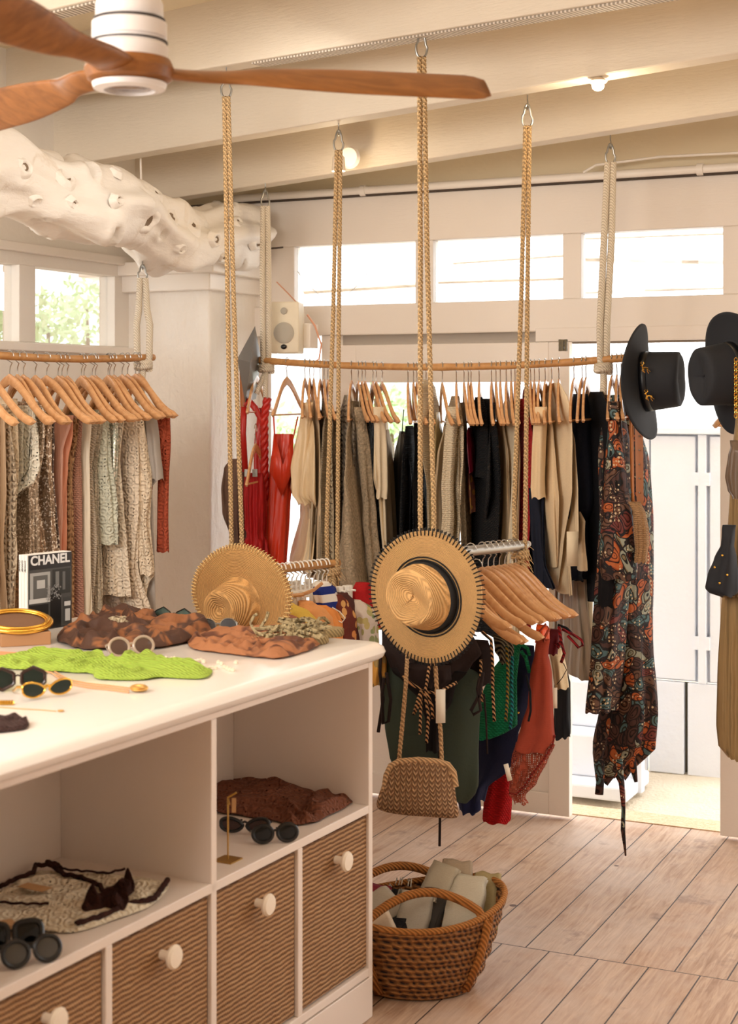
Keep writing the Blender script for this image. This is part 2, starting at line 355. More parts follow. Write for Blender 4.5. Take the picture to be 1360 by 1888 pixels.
# pillar with its cap
PC = Vector((-.646, 6.26, 0))
m = MB(); m.box(PC-V*.24+U*.21+Z*1.05, (.48,.42,2.10), AX)
t = NT('rough_plaster'); v = t.co(); n1 = t.noise(v, 9, 6, .65, .6); n2 = t.noise(t.co((1,1,.35)), 30, 4)
t.bump(t.math('ADD', n1, n2), .45, .02); PLAST = t.fin(t.mix(n1, S(240,232,222), S(248,243,236)), .85)
struct(m.build('pillar', PLAST, bevel=.012, seg=3, smooth=False))
m = MB(); m.box(PC-V*.245+U*.20+Z*2.115, (.54,.50,.07), AX); m.box(PC-V*.27+U*.22+Z*2.175, (.66,.60,.055), AX)
struct(m.build('pillar_cap', WHITE, bevel=.006, smooth=False))
# the rest of the room, behind and right of the camera
m = MB(); m.box(U*-2.6+Z*1.45+V*.5, (9.5,.1,3.0), AX); struct(m.build('wall_back', WALL, smooth=False))
m = MB(); m.box(V*1.55+U*1.3+Z*1.45, (.1,8.6,3.0), AX); struct(m.build('wall_right', WALL, smooth=False))
# ceiling and beams
m = MB(); m.box(FO*.45+Vector((0,0,2.97)), (11,10.4,.06), AX)
for q in m.v: pass
ce = m.build('ceiling', CREAM, smooth=False); struct(ce)
for q in ce.data.vertices:                 # the roof ends a little past the front
    p = q.co+ce.location; s_ = p.dot(U)
    if s_ > FX: q.co -= U*(s_-FX-.35)
def beam(n, A, B, ext0, ext1, wd=.085, top=2.96):
    d = (B-A); L = d.length; d.normalize(); a = A-d*ext0; b = B+d*ext1; nn = Vector((-d.y, d.x, 0)).normalized()
    if nn.y < 0: nn = -nn
    mb = MB(); vs = []
    for p in (a, b):
        for s_ in (-wd/2, wd/2): vs += [p+nn*s_, Vector(((p+nn*s_).x, (p+nn*s_).y, top))]
    mb.add(vs, [(0,1,3,2),(4,6,7,5),(0,4,5,1),(2,3,7,6),(0,2,6,4),(1,5,7,3)])
    mb2 = MB()
    o = struct(mb.build('beam_%d' % n, BEAMP, bevel=.006, seg=2, smooth=False)); return a, b, nn
B1A, B1B = P(435,124,5.0), P(787,66,4.5)
B2A, B2B = P(612,228,5.3), P(960,170,4.9)
B3A, B3B = P(489,343,6.15), P(1125,245,5.336)
B0A, B0B = P(60,36,4.25), P(260,-12,4.1)
beam(1, B1A, B1B, 2.6, 2.6); beam(2, B2A, B2B, 1.9, 3.0); beam(3, B3A, B3B, 1.4, 2.6); beam(4, B0A, B0B, .8, 3.2)
# perforated strip let into the underside of the first beams
t = NT('vent_grille'); v = t.co(); wv = t.wave(v, 24, 0, 'X'); gcol = t.mix(t.math('GREATER_THAN', wv, .55), S(150,138,122), S(222,210,196)); t.bump(wv, .6, .004); GR = t.fin(gcol, .6)
def grille(A, B, e0, e1):
    d = (B-A).normalized(); a = A-d*e0; b = B+d*e1; nn = Vector((-d.y,d.x,0)).normalized(); L = (b-a).length; c = (a+b)/2
    mb = MB(); mb.bb(-L/2, L/2, -.03, .03, -.003, .003)
    o = mb.build('trim_7', GR, smooth=False); o.rotation_euler = (0, -math.asin(d.z), atan2(d.y, d.x)); o.location = c-Z*.0035; struct(o)
grille(B1A, B1B, -.1, 2.0); grille(B0A, B0B, .5, 1.0)
# conduit along the head of the front
m = MB(); tp = [FO+V*s_+U*-.055+Z*2.50 for s_ in (fr(445), -.5, .1, TR)]; m.tube(tp, .017, 12)
for q in (680, 1297): 
    c = FO+V*fr(q)+U*-.055+Z*2.50; m.tube([c-V*.012, c+V*.012], .023, 12)
tag(m.build('conduit_pipe', WHITE), 'white conduit pipe running along the top of the glazed front', 'pipe')
m = MB(); c0_ = FO+V*fr(1085)+U*-.07+Z*2.515
m.tube([c0_, c0_+V*.05+Z*.025, c0_+V*.3+Z*.04, c0_+V*.6+Z*.035, c0_+V*.72-Z*.01], .005, 6)
tag(m.build('cable', WHITE), 'thin white cable looping above the conduit pipe', 'cable')
# thin cable dropping from beam to log
m = MB(); m.tube([P(259,292,5.9), P(260,330,5.9), P(258,372,5.9)], .004, 6); tag(m.build('cable', WHITE), 'short white cable dropping from the beam to the driftwood log', 'cable')
# driftwood log lying on the cap
LA, LB = P(-90,335,4.35), P(462,442,6.5)
t = NT('painted_driftwood'); v = t.co(); n1 = t.noise(v, 5, 5, .6, 1.0); n2 = t.noise(t.co((2.5,2.5,9)), 5, 4, .6)
t.bump(t.math('ADD', n1, n2), .25, .02); LOGM = t.fin(t.mix(t.ramp(n1, [(.60,(0,0,0,1)),(.78,(1,1,1,1))]), S(244,238,230), S(205,186,160)), .6)
lg = MB(); NL, NA = 130, 56; dd = (LB-LA).normalized(); uu = Vector((-dd.y,dd.x,0)).normalized(); ww = dd.cross(uu)
knots = [(.20,1.2,.05),(.27,2.2,.06),(.33,.8,.05),(.40,2.9,.06),(.47,1.6,.07),(.53,.6,.05),(.60,2.3,.06),(.66,1.3,.06),(.72,2.8,.05),(.78,.9,.06),(.84,1.9,.05),(.90,1.2,.05),(.95,2.5,.05)]
LL = []
for i in range(NL):
    s_ = i/(NL-1); c = LA.lerp(LB, s_)+ww*(.035*sin(s_*7)+.02*sin(s_*17))+uu*.03*sin(s_*9+1)
    r0 = (.125-.018*s_+.012*sin(s_*22))*(1 if s_ < .965 else sqrt(max(0, 1-((s_-.965)/.036)**2))*.99+.01)
    lp = []
    for j in range(NA):
        a = 2*pi*j/NA; p = Vector((s_*3.0, cos(a)*.9, sin(a)*.9))
        rr = r0*(1+.42*noise.noise(p*1.5+Vector((3,1,7)))+.10*noise.noise(p*3.1) + .025*noise.noise(p*7))
        for (ks, ka, kw) in knots:
            for k2 in (0, pi*.93):
                da = (a-(ka+pi+k2*1.1)+pi) % (2*pi)-pi; q2 = ((s_-ks-(.02 if k2 else 0))*2.6/.75)**2+(da*.12)**2
                e = q2/(kw*kw*.55); rr += r0*(.26*exp(-e*.55)-.62*exp(-e*2.6))
        rr += r0*.10*max(0, sin(a*3+s_*12))**3
        lp.append(c+uu*cos(a)*rr+ww*sin(a)*rr)
    LL.append(lp)
lg.loops(LL)
lo = tag(lg.build('driftwood_log', LOGM, angle=0), 'knotty white painted driftwood log resting on the pillar cap', 'log')
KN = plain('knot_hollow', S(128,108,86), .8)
for s_, b_, kr in ((.12,.1,.020),(.17,-.45,.016),(.24,.35,.026),(.235,-.25,.014),(.33,.0,.018),(.36,.55,.016),(.44,-.35,.040),(.50,.5,.022),(.56,.15,.026),(.61,-.4,.018),(.66,.3,.030),(.74,-.1,.022),(.80,-.55,.020),(.86,.2,.020),(.93,-.25,.024)):
    i = int(s_*(NL-1)); ja = (pi-b_*1.5)/(2*pi)*NA; q = LL[i][int(ja) % NA]; cc = sum(LL[i], Vector())/NA; n_ = (q-cc).normalized(); e1 = dd; e2 = n_.cross(e1).normalized(); R = rnd(i)
    wob = [1+.22*R.uniform(-1,1) for k in range(8)]
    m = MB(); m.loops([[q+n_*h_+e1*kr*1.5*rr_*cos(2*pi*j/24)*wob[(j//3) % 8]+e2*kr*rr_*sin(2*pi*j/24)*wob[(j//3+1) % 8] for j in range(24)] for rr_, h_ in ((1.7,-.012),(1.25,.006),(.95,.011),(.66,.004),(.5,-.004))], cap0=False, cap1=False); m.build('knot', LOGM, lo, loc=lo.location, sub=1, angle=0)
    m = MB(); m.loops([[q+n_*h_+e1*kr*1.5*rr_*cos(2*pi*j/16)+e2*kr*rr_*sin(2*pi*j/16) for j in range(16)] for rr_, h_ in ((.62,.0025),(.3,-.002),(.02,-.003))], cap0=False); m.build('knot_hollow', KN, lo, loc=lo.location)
b2 = MB(); bp = []; NB = 46
for i in range(NB):
    s_ = i/(NB-1); c = P(-60,288,4.5).lerp(P(108,303,5.02), s_); rr = .055*(1-.25*s_)*(1 if s_ < .9 else sqrt(max(.001, 1-((s_-.9)/.1)**2)))
    bp.append([c+uu*cos(2*pi*j/24)*rr*(1+.15*noise.noise(Vector((s_*8,cos(2*pi*j/24),j*.1))))+ww*sin(2*pi*j/24)*rr for j in range(24)])
b2.loops(bp); b2.build('branch', LOGM, lo, angle=0)
# ---------------------------------------------------------------- outdoors
EO = Vector((0,0,0))+U*(FX+1.0)
def ebox(mb, p0, p1, z0, z1, d0=0, d1=.04):       # along V at EO, columns in px
    a = atpx(p0, EO, V); b = atpx(p1, EO, V); c = (a+b)/2+U*(d0+d1)/2; L = (b-a).length
    return mb.box(c+Z*(z0+z1)/2, (L, abs(d1-d0), abs(z1-z0)), AX)
ye = atpx(1240, EO, V).y
def ez(py): return H-(py-HY)/F*ye
root = empty('closet', atpx(1200, EO, V)); tag(root, 'white outdoor closet with flat doors seen through the open doorway', 'closet')
zt, zb = ez(800), ez(1256)
m = MB(); ebox(m, 1100, 1400, zb, zt+.02, .03, .35); m.build('body', EXTW, root, loc=root.location, smooth=False)
for a, b in ((1110,1196),(1199,1281),(1308,1400)):
    m = MB(); ebox(m, a, b, zb+.01, zt-.01, 0, .03); m.build('door_panel', EXTW, root, loc=root.location, bevel=.003, smooth=False)
m = MB(); ebox(m, 1287, 1302, zb, zt-.002, -.01, .03); m.build('post', EXTW, root, loc=root.location, bevel=.003, smooth=False)
for px in (1284, 1305):
    for py in (882, 1182):
        m = MB(); ebox(m, px-4, px+4, ez(py+12), ez(py-12), -.012, 0); m.build('hinge', EXTW, root, loc=root.location, smooth=False)
m = MB(); ebox(m, 1095, 1410, zt, zt+.03, -.03, .35); m.build('ledge', EXTW, root, loc=root.location, bevel=.004, smooth=False)
for i, (a, b) in enumerate(((1196,1260),(1267,1332),(1336,1400),(1130,1192))):
    m = MB(); ebox(m, a, b, -.04, zb-.002, .0, .03); ob = m.build('fence_board', EXTW, bevel=.004, smooth=False)
    tag(ob, ['white painted board below the closet, left of the dark gap','white painted board below the closet, right of the dark gap','white painted board below the closet behind the khaki dress','white painted board below the closet behind the paisley robe'][i], 'board', 'boards under the outdoor closet')
m = MB(); ebox(m, 1200, 1400, -.04, zb-.01, .05, .07); tag(m.build('backing_board', wood('old_board',(150,120,90),(120,140,130),.8), smooth=False), 'weathered board showing through the gap between the white boards', 'board')
# stone steps by the doorway
st = empty('garden_step', P(1100,1440,6.6)); tag(st, 'white painted steps outside the doorway beside the door leaf', 'step')
for (px0, px1, z0, z1, d) in ((1010,1155,-.04,.02,.42),(1010,1130,.02,.20,.55),(1010,1110,.20,.40,.7)):
    m = MB(); a = atpx(px0, FO+U*d, V); b = atpx(px1, FO+U*d, V); m.box((a+b)/2+U*.18+Z*(z0+z1)/2, ((b-a).length,.36,z1-z0), AX)
    m.build('tread', EXTW, st, loc=st.location, bevel=.01, smooth=False)
m = MB(); m.box(atpx(1175, FO+U*.62, V)+Z*.13, (.05,.05,.34), AX); tag(m.build('garden_post', EXTW, bevel=.005, smooth=False), 'short white post outdoors beside the steps', 'post')
# house opposite: bright wall and roof slats seen through the transoms
hw = empty('garden_wall', U*(FX+3.6)); tag(hw, 'bright white garden wall beyond the glazed front', 'wall')
m = MB(); m.box(U*(FX+3.6)+V*(-1.0)+Z*.9, (9,.12,1.9), AX); m.build('wall', EXTW, hw, loc=hw.location, smooth=False)
pg = empty('pergola', U*(FX+1.6)+Z*2.2); tag(pg, 'weathered timber pergola seen through the transom windows', 'pergola')
OLDW = wood('weathered_beam', (206,196,186), (150,136,124), .9, (4,4,30))
def pbar(pa, pb, Y, th=.05, nm='rafter'):
    mb = MB(); a = P(pa[0], pa[1], Y); b = P(pb[0], pb[1], Y*.96); mb.tube([a, b], th*.7, 4, tw=0); mb.build(nm, OLDW, pg, loc=pg.location, smooth=False)
pbar((560,538),(780,524), 8.4, .022); pbar((800,520),(1060,512), 8.2, .018); pbar((835,485),(1050,470), 8.4, .014); pbar((1060,476),(1345,482), 8.0, .026); pbar((1070,440),(1345,430), 8.2, .012); pbar((1060,540),(1345,530), 8.1, .012)
# shrubs outside the left windows and behind the front
t = NT('leaf_green'); v = t.co(); LEAF = t.fin(t.mix(t.noise(v, 8, 2), S(176,206,150), S(218,236,196)), .6)
BARK = plain('bark', S(120,98,76), .9)
def shrub(c, r, n, seed, label):
    R = rnd(seed); root = empty('garden_shrub', (c[0], c[1], 0)); tag(root, label, 'shrub')
    m = MB()
    for i in range(n):
        d = Vector((R.gauss(0,1), R.gauss(0,1), R.gauss(0,1.1))).normalized()*r*R.random()**.4; p = Vector(c)+d
        a = Vector((R.uniform(-1,1),R.uniform(-1,1),R.uniform(-1,1))).normalized()*.035; b = a.orthogonal().normalized()*.014
        m.add([p-a, p+b, p+a, p-b], [(0,1,2,3)])
    m.build('foliage', LEAF, root, loc=root.location, angle=0)
    m = MB(); m.tube([(c[0],c[1],0), (c[0]+.03,c[1],c[2]*.6), (c[0],c[1],c[2])], [.03,.02,.01], 8); m.build('trunk', BARK, root, loc=root.location)
shrub(P(88,600,8.4), .2, 300, 1, 'pale green shrub outside the left window, left of the twiggy one')
shrub(P(160,570,9.4), .22, 260, 2, 'sparse twiggy shrub outside the left window near the pillar')
shrub(P(8,590,7.6), .22, 420, 6, 'small leafy shrub outside at the left edge of the picture')
shrub(P(505,830,8.2), .26, 800, 3, 'green shrub outside behind the red dresses')
shrub(P(720,760,8.9), .2, 500, 4, 'small shrub outside behind the middle of the long clothes rail')
# ---------------------------------------------------------------- fixtures
sp_ = P(533,605,6.25); root = empty('wall_speaker', sp_); tag(root, 'cream wall speaker with two round grilles above the clothes rail', 'speaker')
sa = Vector((.97,-.24,0)).normalized(); sb = Vector((.24,.97,0)).normalized(); SAX = (sa, sb, Z)
SPC = plain('cream_plastic', S(226,214,190), .5); SPG = plain('grille_grey', S(176,168,154), .7)
m = MB(); L_ = []
for k in range(9):
    zz = -.104+.026*k; wv_ = .060+.003*cos(zz/.104*pi/2)
    fy_ = -.07-.004*cos(zz/.104*pi/2)
    L_.append([sp_+sa*x_+sb*y_+Z*zz for x_, y_ in ((-wv_,fy_),(wv_,fy_),(wv_-.012,.05),(-wv_+.012,.05))])
m.loops(L_); m.build('body', SPC, root, loc=sp_, bevel=.006, seg=3, smooth=False)
for (dz, r_) in ((.066,.014),(-.022,.043)):
    m = MB(); m.lathe([(.0005,.003),(r_*.6,.0035),(r_*.92,.002),(r_,0)], 28, sp_+sb*-.0755+Z*dz, (sa, Z, -sb)); m.build('grille', SPG, root, loc=sp_)
m = MB(); m.lathe([(.0003,.004),(.007,.003),(.010,0)], 16, sp_+sb*-.076-Z*.078, (sa, Z, -sb), sx=1.3); m.build('badge', BLK, root, loc=sp_)
m = MB(); m.box(sp_+sa*.055+sb*.09-Z*.03, (.05,.12,.10), SAX); m.build('bracket', WHITE, root, loc=sp_, bevel=.004, smooth=False)
m = MB(); m.tube([P(510,520,6.5),P(530,540,6.45),P(545,556,6.4)], .003, 6); tag(m.build('cable', plain('copper_cable', S(222,160,128), .5)), 'thin pinkish cable running from the pillar cap down to the cream speaker', 'cable')
m = MB(); m.tube([P(566,580,6.3),P(580,600,6.3),P(592,635,6.3),P(588,662,6.3),P(572,672,6.3)], .004, 6)
tag(m.build('cable', plain('copper_cable', S(222,160,128), .5)), 'thin pinkish cable curling beside the cream wall speaker', 'cable')
m = MB(); m.tube([P(462,440,6.45),P(470,458,6.45),P(500,458,6.45),P(522,456,6.45)], .004, 6); m.tube([P(466,450,6.45),P(485,480,6.4)], .003, 6)
tag(m.build('cable', plain('dark_cable', S(70,54,44), .6)), 'thin dark cable behind the end of the driftwood log', 'cable')
m = MB(); m.tube([P(548,500,6.45)+(P(680,500,6.3)-P(548,500,6.45))*s_ - Z*.12*sin(s_*pi) for s_ in [k/10 for k in range(11)]], .0015, 5)
tag(m.build('cable', plain('grey_cable', S(190,190,190), .6)), 'fine grey wire sagging across the left transom window', 'cable')
# pointed grey metal lantern
c = P(455,676,6.05); pts = [P(470,601,6.05), P(437,662,6.0), P(462,668,5.9), P(481,660,6.15), P(452,742,6.05), P(472,735,6.2)]
m = MB(); m.add(pts, [(0,1,2),(0,2,3),(1,4,2),(2,4,5,3),(0,3,1),(1,3,5,4)]); tag(m.build('wall_lantern', plain('zinc_grey', S(120,116,112), .45, .6), smooth=False), 'pointed grey metal lantern beside the pillar behind the long rail', 'lantern')
# ceiling spots
def spot(cpos, disc, label, lamp=True, e=3):
    root = empty('ceiling_spotlight', cpos); tag(root, label, 'spotlight')
    if disc:
        m = MB(); q = P(645,291,5.75); m.lathe([(.0005,.02),(.036,.018),(.042,.0)], 24, q, (Vector((.9,-.4,0)).normalized(), Z, Vector((-.4,-.9,0)).normalized())); m.build('mount', WHITE, root, loc=cpos)
    t_ = NT('lamp_glow') if 'glow' not in _M else None
    if t_: t_.p.inputs['Emission Color'].default_value = (1,.72,.4,1); t_.p.inputs['Emission Strength'].default_value = 9; _M['glow'] = t_.fin((1,.9,.8,1), .4)
    m = MB(); m.lathe([(.012,.03),(.022,.02),(.026,-.03),(.024,-.032)] if disc else [(.012,.012),(.03,0),(.024,-.006)], 20, cpos); m.build('shade', plain('milky_glass', S(240,225,205), .3), root, loc=cpos)
    m = MB(); m.ico(cpos-Z*(.028 if disc else .014), .020, 12, (1,1,.5) if disc else (1,1,.8)); m.build('bulb', _M['glow'], root, loc=cpos)
    l = bpy.data.lights.new('spot_lamp', 'POINT'); l.energy = e; l.color = (1,.78,.5); l.shadow_soft_size = .03; lo_ = bpy.data.objects.new('spot_lamp', l); COL.objects.link(lo_); lo_.parent = root; lo_.location = (0,0,-.09)
spot(P(624,300,5.62), True, 'white round spotlight on the beam behind the fourth rope')
spot(P(1102,150,4.72), False, 'small lit spotlight under the beam towards the right', e=4)
# ---------------------------------------------------------------- ceiling fan
FC = Vector((-.468, 3.0, 1.65+.21*3.0)); root = empty('ceiling_fan', FC); tag(root, 'ceiling fan with three carved wooden blades and white motor housing', 'fan')
FANW = wood('fan_wood', (120,72,30), (158,100,50), .36, (3,14,14)); FWH = paint('fan_white', (232,224,220), .4, .02)
m = MB(); m.lathe([(.0005,.02),(.074,.02),(.076,.05),(.072,.058),(.070,.06),(.070,.066),(.073,.07),(.073,.098),(.066,.102),(.064,.108),(.066,.112),(.066,.135),(.055,.16),(.050,.185),(.02,.19),(.02,.68)], 48, FC); m.build('motor_housing', FWH, root, loc=FC, angle=30)
m = MB(); m.lathe([(.0745,.0585),(.0745,.0615)], 48, FC); m.lathe([(.069,.101),(.070,.1055)], 48, FC); m.build('vent_slot', plain('dark_slot', S(60,52,50), .7), root, loc=FC)
m = MB(); m.lathe([(.0005,-.022),(.066,-.022),(.082,-.012),(.088,.008),(.080,.026),(.0005,.03)], 48, FC); m.build('hub', FANW, root, loc=FC)
m = MB(); m.lathe([(.048,-.020),(.050,-.034),(.070,-.030),(.073,-.020)], 48, FC); m.build('lamp_ring', FWH, root, loc=FC)
m = MB(); m.lathe([(.0005,-.028),(.03,-.030),(.049,-.024)], 40, FC); m.build('lamp_lens', plain('lamp_lens', S(150,140,140), .12, .6), root, loc=FC)
for ang in (12.7, 131, 252):
    m = MB(); a = radians(ang); d = Vector((cos(a), sin(a), 0)); e = Vector((-sin(a), cos(a), 0)); LP = []
    for i in range(36):
        s_ = i/35; rr = .05+.68*s_
        if s_ < .25: ch = .085-.028*sin(s_/.25*pi*.5)+.0
        else: ch = .057+.044*sin(min(1,(s_-.25)/.4)*pi/2)
        if s_ > .94: ch *= sqrt(max(.12, 1-((s_-.94)/.063)**2*.6))
        th = (.026-.016*min(1,s_/.5))*(1 if s_ < .97 else .6); pit = radians(3+37*min(1, s_/.3)**.8); shift = .018*sin(min(1,s_/.3)*pi)
        cc = FC+d*rr+e*shift+Z*(.004+.012*sin(s_*pi*.5)*0)
        ax1 = e*cos(pit)+Z*sin(pit); ax2 = Z*cos(pit)-e*sin(pit)
        LP.append([cc+ax1*cos(2*pi*j/20)*ch*.5*(1)+ax2*sin(2*pi*j/20)*th*.5 for j in range(20)])
    m.loops(LP); m.build('blade', FANW, root, loc=FC, angle=0)
# ------------------------------------------------------------------ worktop and drawer unit
CO = Vector((.01, 4.085, 0)); CW = Vector((.4706, .8824, 0)); CD = Vector((-.8824, .4706, 0)); CAX = (CW, CD, Z); CZ = atan2(CW.y, CW.x)
def cbx(mb, x0, x1, y0, y1, z0, z1): return mb.bb(x0, x1, y0, y1, z0, z1)
def cpart(mb, name, mat, parent, bevel=.002, loc=(0,0,0), smooth=False):
    me = mb.build(name, mat, None, smooth=smooth, bevel=bevel); me.parent = parent; me.location = loc; return me
TOPZ = .995
UNIT = empty('drawer_unit', CO, CZ); tag(UNIT, 'white shop counter unit with open shelves above woven fronted drawers', 'counter')
LACQ = paint('counter_lacquer', (232,218,206), .38, .03, dirt=.02)
LEN = 2.64; PT = .377
m = MB(); cbx(m, -.022, 0, 0, .98, 0, .949); cpart(m, 'side_panel', LACQ, UNIT)
m = MB(); cbx(m, -LEN, -LEN+.022, 0, .98, 0, .949); cpart(m, 'side_panel', LACQ, UNIT)
m = MB(); cbx(m, -LEN+.022, -.022, .425, .440, .1, .949); cpart(m, 'back_panel', LACQ, UNIT)
m = MB(); cbx(m, -LEN+.022, -.022, .955, .975, .1, .949); cpart(m, 'rear_panel', LACQ, UNIT)
m = MB(); cbx(m, -LEN+.022, -.022, .0, .425, .544, .566); cpart(m, 'shelf', LACQ, UNIT)
m = MB(); cbx(m, -LEN+.022, -.022, .0, .425, .112, .134); cpart(m, 'bottom_shelf', LACQ, UNIT)
m = MB(); cbx(m, -LEN+.022, -.003, -.0015, .02, .0, .108); cpart(m, 'plinth', LACQ, UNIT)
m = MB(); cbx(m, -LEN+.022, -.022, .0, .425, .930, .949); cpart(m, 'top_rail', LACQ, UNIT)
for k in (1, 3, 5):
    x = -.002-PT*k; 
for k in range(1, 7):
    x = -k*PT; full = k % 2 == 0
    m = MB(); cbx(m, x-.011, x+.011, .0, .425, .134, .930 if full else .544); cpart(m, 'divider', LACQ, UNIT)
t = NT('rope_weave'); v = t.co(); wob = t.noise(v, 9, 3)
tw = t.wave(v, 27.5, 2.2, 'Z', det=2, ds=1.2); th_ = t.wave(t.co((90,90,60)), 1.0, 2, 'DIAGONAL', det=1)
hh = t.math('ADD', tw, t.math('MULTIPLY', th_, .25)); t.bump(hh, .9, .006)
RATT = t.fin(t.mix(t.ramp(hh, [(.15,(0,0,0,1)),(.75,(1,1,1,1))]), S(112,74,42), t.mix(t.noise(v, 30, 3), S(176,130,86), S(204,162,116))), .8)
for k in range(6):
    xc = -(k+.5)*PT; dr = empty('drawer', (xc, 0, .34)); dr.parent = UNIT
    hw = PT/2-.014; m = MB(); m.bb(-hw, hw, .008, .022, -.200, .196); q = cpart(m, 'woven_front', RATT, dr, .003); q['label'] = 'natural woven rope drawer front'
    m = MB(); m.bb(-hw+.01, hw-.01, .022, .40, -.19, .10); cpart(m, 'drawer_box', LACQ, dr, .002)
    m = MB(); A_ = (Vector((1,0,0)), Vector((0,0,1)), Vector((0,-1,0)))
    m.lathe([(.0005,0),(.010,0),(.010,.020),(.016,.024),(.024,.028),(.026,.034),(.022,.040),(.0005,.042)], 24, (0,.008,.125), A_)
    cpart(m, 'knob', plain('cream_knob', S(240,226,206), .35), dr, 0, smooth=True)
m = MB(); x0, x1, y0, y1 = -LEN-.02, .020, -.022, 1.0; loop = []
for zz, ins in ((TOPZ-.046,.006),(TOPZ-.044,.001),(TOPZ-.036,-.012),(TOPZ-.023,-.018),(TOPZ-.010,-.012),(TOPZ-.002,.001),(TOPZ,.010)):
    lp = []; R_ = .035-min(0, ins)
    for (cx_, cy_, a0) in ((x1-ins-R_, y1-ins-R_, 0), (x0+ins+R_, y1-ins-R_, 90), (x0+ins+R_, y0+ins+R_, 180), (x1-ins-R_, y0+ins+R_, 270)):
        for q in range(7):
            a = radians(a0+q*15); lp.append((cx_+R_*cos(a), cy_+R_*sin(a), zz))
    loop.append(lp)
m.loops(loop)
wt = m.build('worktop', paint('worktop_lacquer', (246,238,230), .22, .02, dirt=.02), rot=(0,0,CZ), angle=35); wt.location = CO
tag(wt, 'long white lacquered worktop with a rounded edge on the drawer unit', 'worktop')

# ------------------------------------------------------------------ ropes, rails, racks
ROPE = cloth('cord', (212,178,132)); COTT = plain('cotton_rope', S(226,212,192), .9); RAW = plain('raw_fibre', S(214,178,128), .9)
_c = NT('cotton_weave'); _v = _c.co(); _h = _c.wave(_v, 60, 1, 'DIAGONAL'); _c.bump(_h, .6, .004); COTT = _c.fin(_c.mix(_h, S(196,182,160), S(236,224,206)), .9)
def twisted(pts, R, pitch=.032, n=5):
    # three strands laid around the path
    m = MB(); P_ = [Vector(p) for p in pts]; Ls = [0]
    for i in range(1, len(P_)): Ls.append(Ls[-1]+(P_[i]-P_[i-1]).length)
    T = Ls[-1]; N = max(8, int(T/pitch*7)); path = []
    for i in range(N+1):
        s_ = T*i/N; k = 0
        while k < len(Ls)-2 and Ls[k+1] < s_: k += 1
        f_ = (s_-Ls[k])/max(1e-6, Ls[k+1]-Ls[k]); path.append(P_[k].lerp(P_[k+1], f_))
    for q in range(3):
        sp = []
        for i, c in enumerate(path):
            d = (path[min(i+1,N)]-path[max(i-1,0)]).normalized(); u = Vector((1,0,0)); u = (u-d*u.dot(d)); u = u.normalized() if u.length > .1 else d.orthogonal().normalized(); w_ = d.cross(u)
            a = 2*pi*(i/N*T/pitch+q/3); sp.append(c+(u*cos(a)+w_*sin(a))*R*.52)
        m.tube(sp, R*.56, n)
    return m
def carabiner(top, bot, root, wd=.016, ax=None):
    m = MB(); c = (top+bot)/2; h = (top-bot).length/2; ax = ax or Vector((1,0,0)); pts = []
    for k in range(28):
        a = 2*pi*k/28; y = cos(a); x = sin(a)*(wd if y < 0 else wd*.75)*(1-.25*y); pts.append(c+Z*h*y+ax*x)
    m.tube(pts, .0035, 8, ring=True); m.build('carabiner', STEEL, root, loc=root.location)
    m = MB(); m.tube([top+Z*.03, top+Z*.012]+[top-Z*.004+Z*.014*cos(a)+ax.orthogonal()*.0+Vector((ax.y,-ax.x,0))*.012*sin(a) for a in [k*pi/6 for k in range(1,11)]], .0022, 6)
    m.build('hook', STEEL, root, loc=root.location)
def ropepair(root, top, rail, R, cot=False, spread=.028, sdir=None, low=.0, knot=True, tails=2, seed=1, base=None):
    Rr = rnd(seed); sdir = sdir or Vector((1,0,0)); z1 = rail.z
    for s_ in (-1, 1):
        pts = [top+sdir*s_*R*.8, top*.6+rail*.4+sdir*s_*(R*.9+spread*.15), rail+sdir*s_*spread+Z*.12, rail+sdir*s_*spread*.9+Z*.0, rail+sdir*s_*spread*.5-Z*.022]
        if cot:
            m = MB(); m.tube(pts, [R*.9]+[R]*4, 12); m.build('rope', COTT, root, loc=root.location)
        else:
            twisted(pts, R).build('rope', ROPE, root, loc=root.location, angle=0)
    if knot:
        kc = rail-Z*.030; mt = COTT if cot else ROPE; pts = []
        for k in range(26):
            a = 4*pi*k/25; pts.append(kc+Vector((cos(a)*.024, sin(a)*.020, -.012+.024*k/25)))
        m = MB(); m.tube(pts, R*.95, 10); m.build('knot', mt, root, loc=root.location)
        for q in range(tails):
            dx = Rr.uniform(-.03,.04)*(1 if q else -1); L_ = Rr.uniform(.08,.14) if cot else .05
            p0 = kc-Z*.01; pts = [p0, p0+Vector((dx*.4,-.02,-L_*.4)), p0+Vector((dx,-.025,-L_))]
            m = MB(); m.tube(pts, R*.9, 10); m.build('rope_end', mt, root, loc=root.location)
        if not cot:
            m = MB()
            for k in range(60):
                a = Rr.uniform(0, 2*pi); d = Vector((cos(a), sin(a), Rr.uniform(-1.6,.3))); p0 = kc+Vector((Rr.uniform(-.02,.02),Rr.uniform(-.02,.02),Rr.uniform(-.03,.03)))
                m.tube([p0, p0+d*.015, p0+d*.028+Z*Rr.uniform(-.01,.005)], .0008, 3)
            q = m.build('frayed_fibres', RAW, root, loc=root.location); q['kind'] = 'stuff'
def rail_mesh(fn, s0, s1, r, root, mat, nodes=(), n=40):
    m = MB(); pts = [fn(s0+(s1-s0)*i/n) for i in range(n+1)]
    m.tube(pts, [r*(1+.10*max(exp(-((i/n-k)*60)**2) for k in nodes)) if nodes else r for i in range(n+1)], 16)
    return m.build('rail', mat, root, loc=root.location)
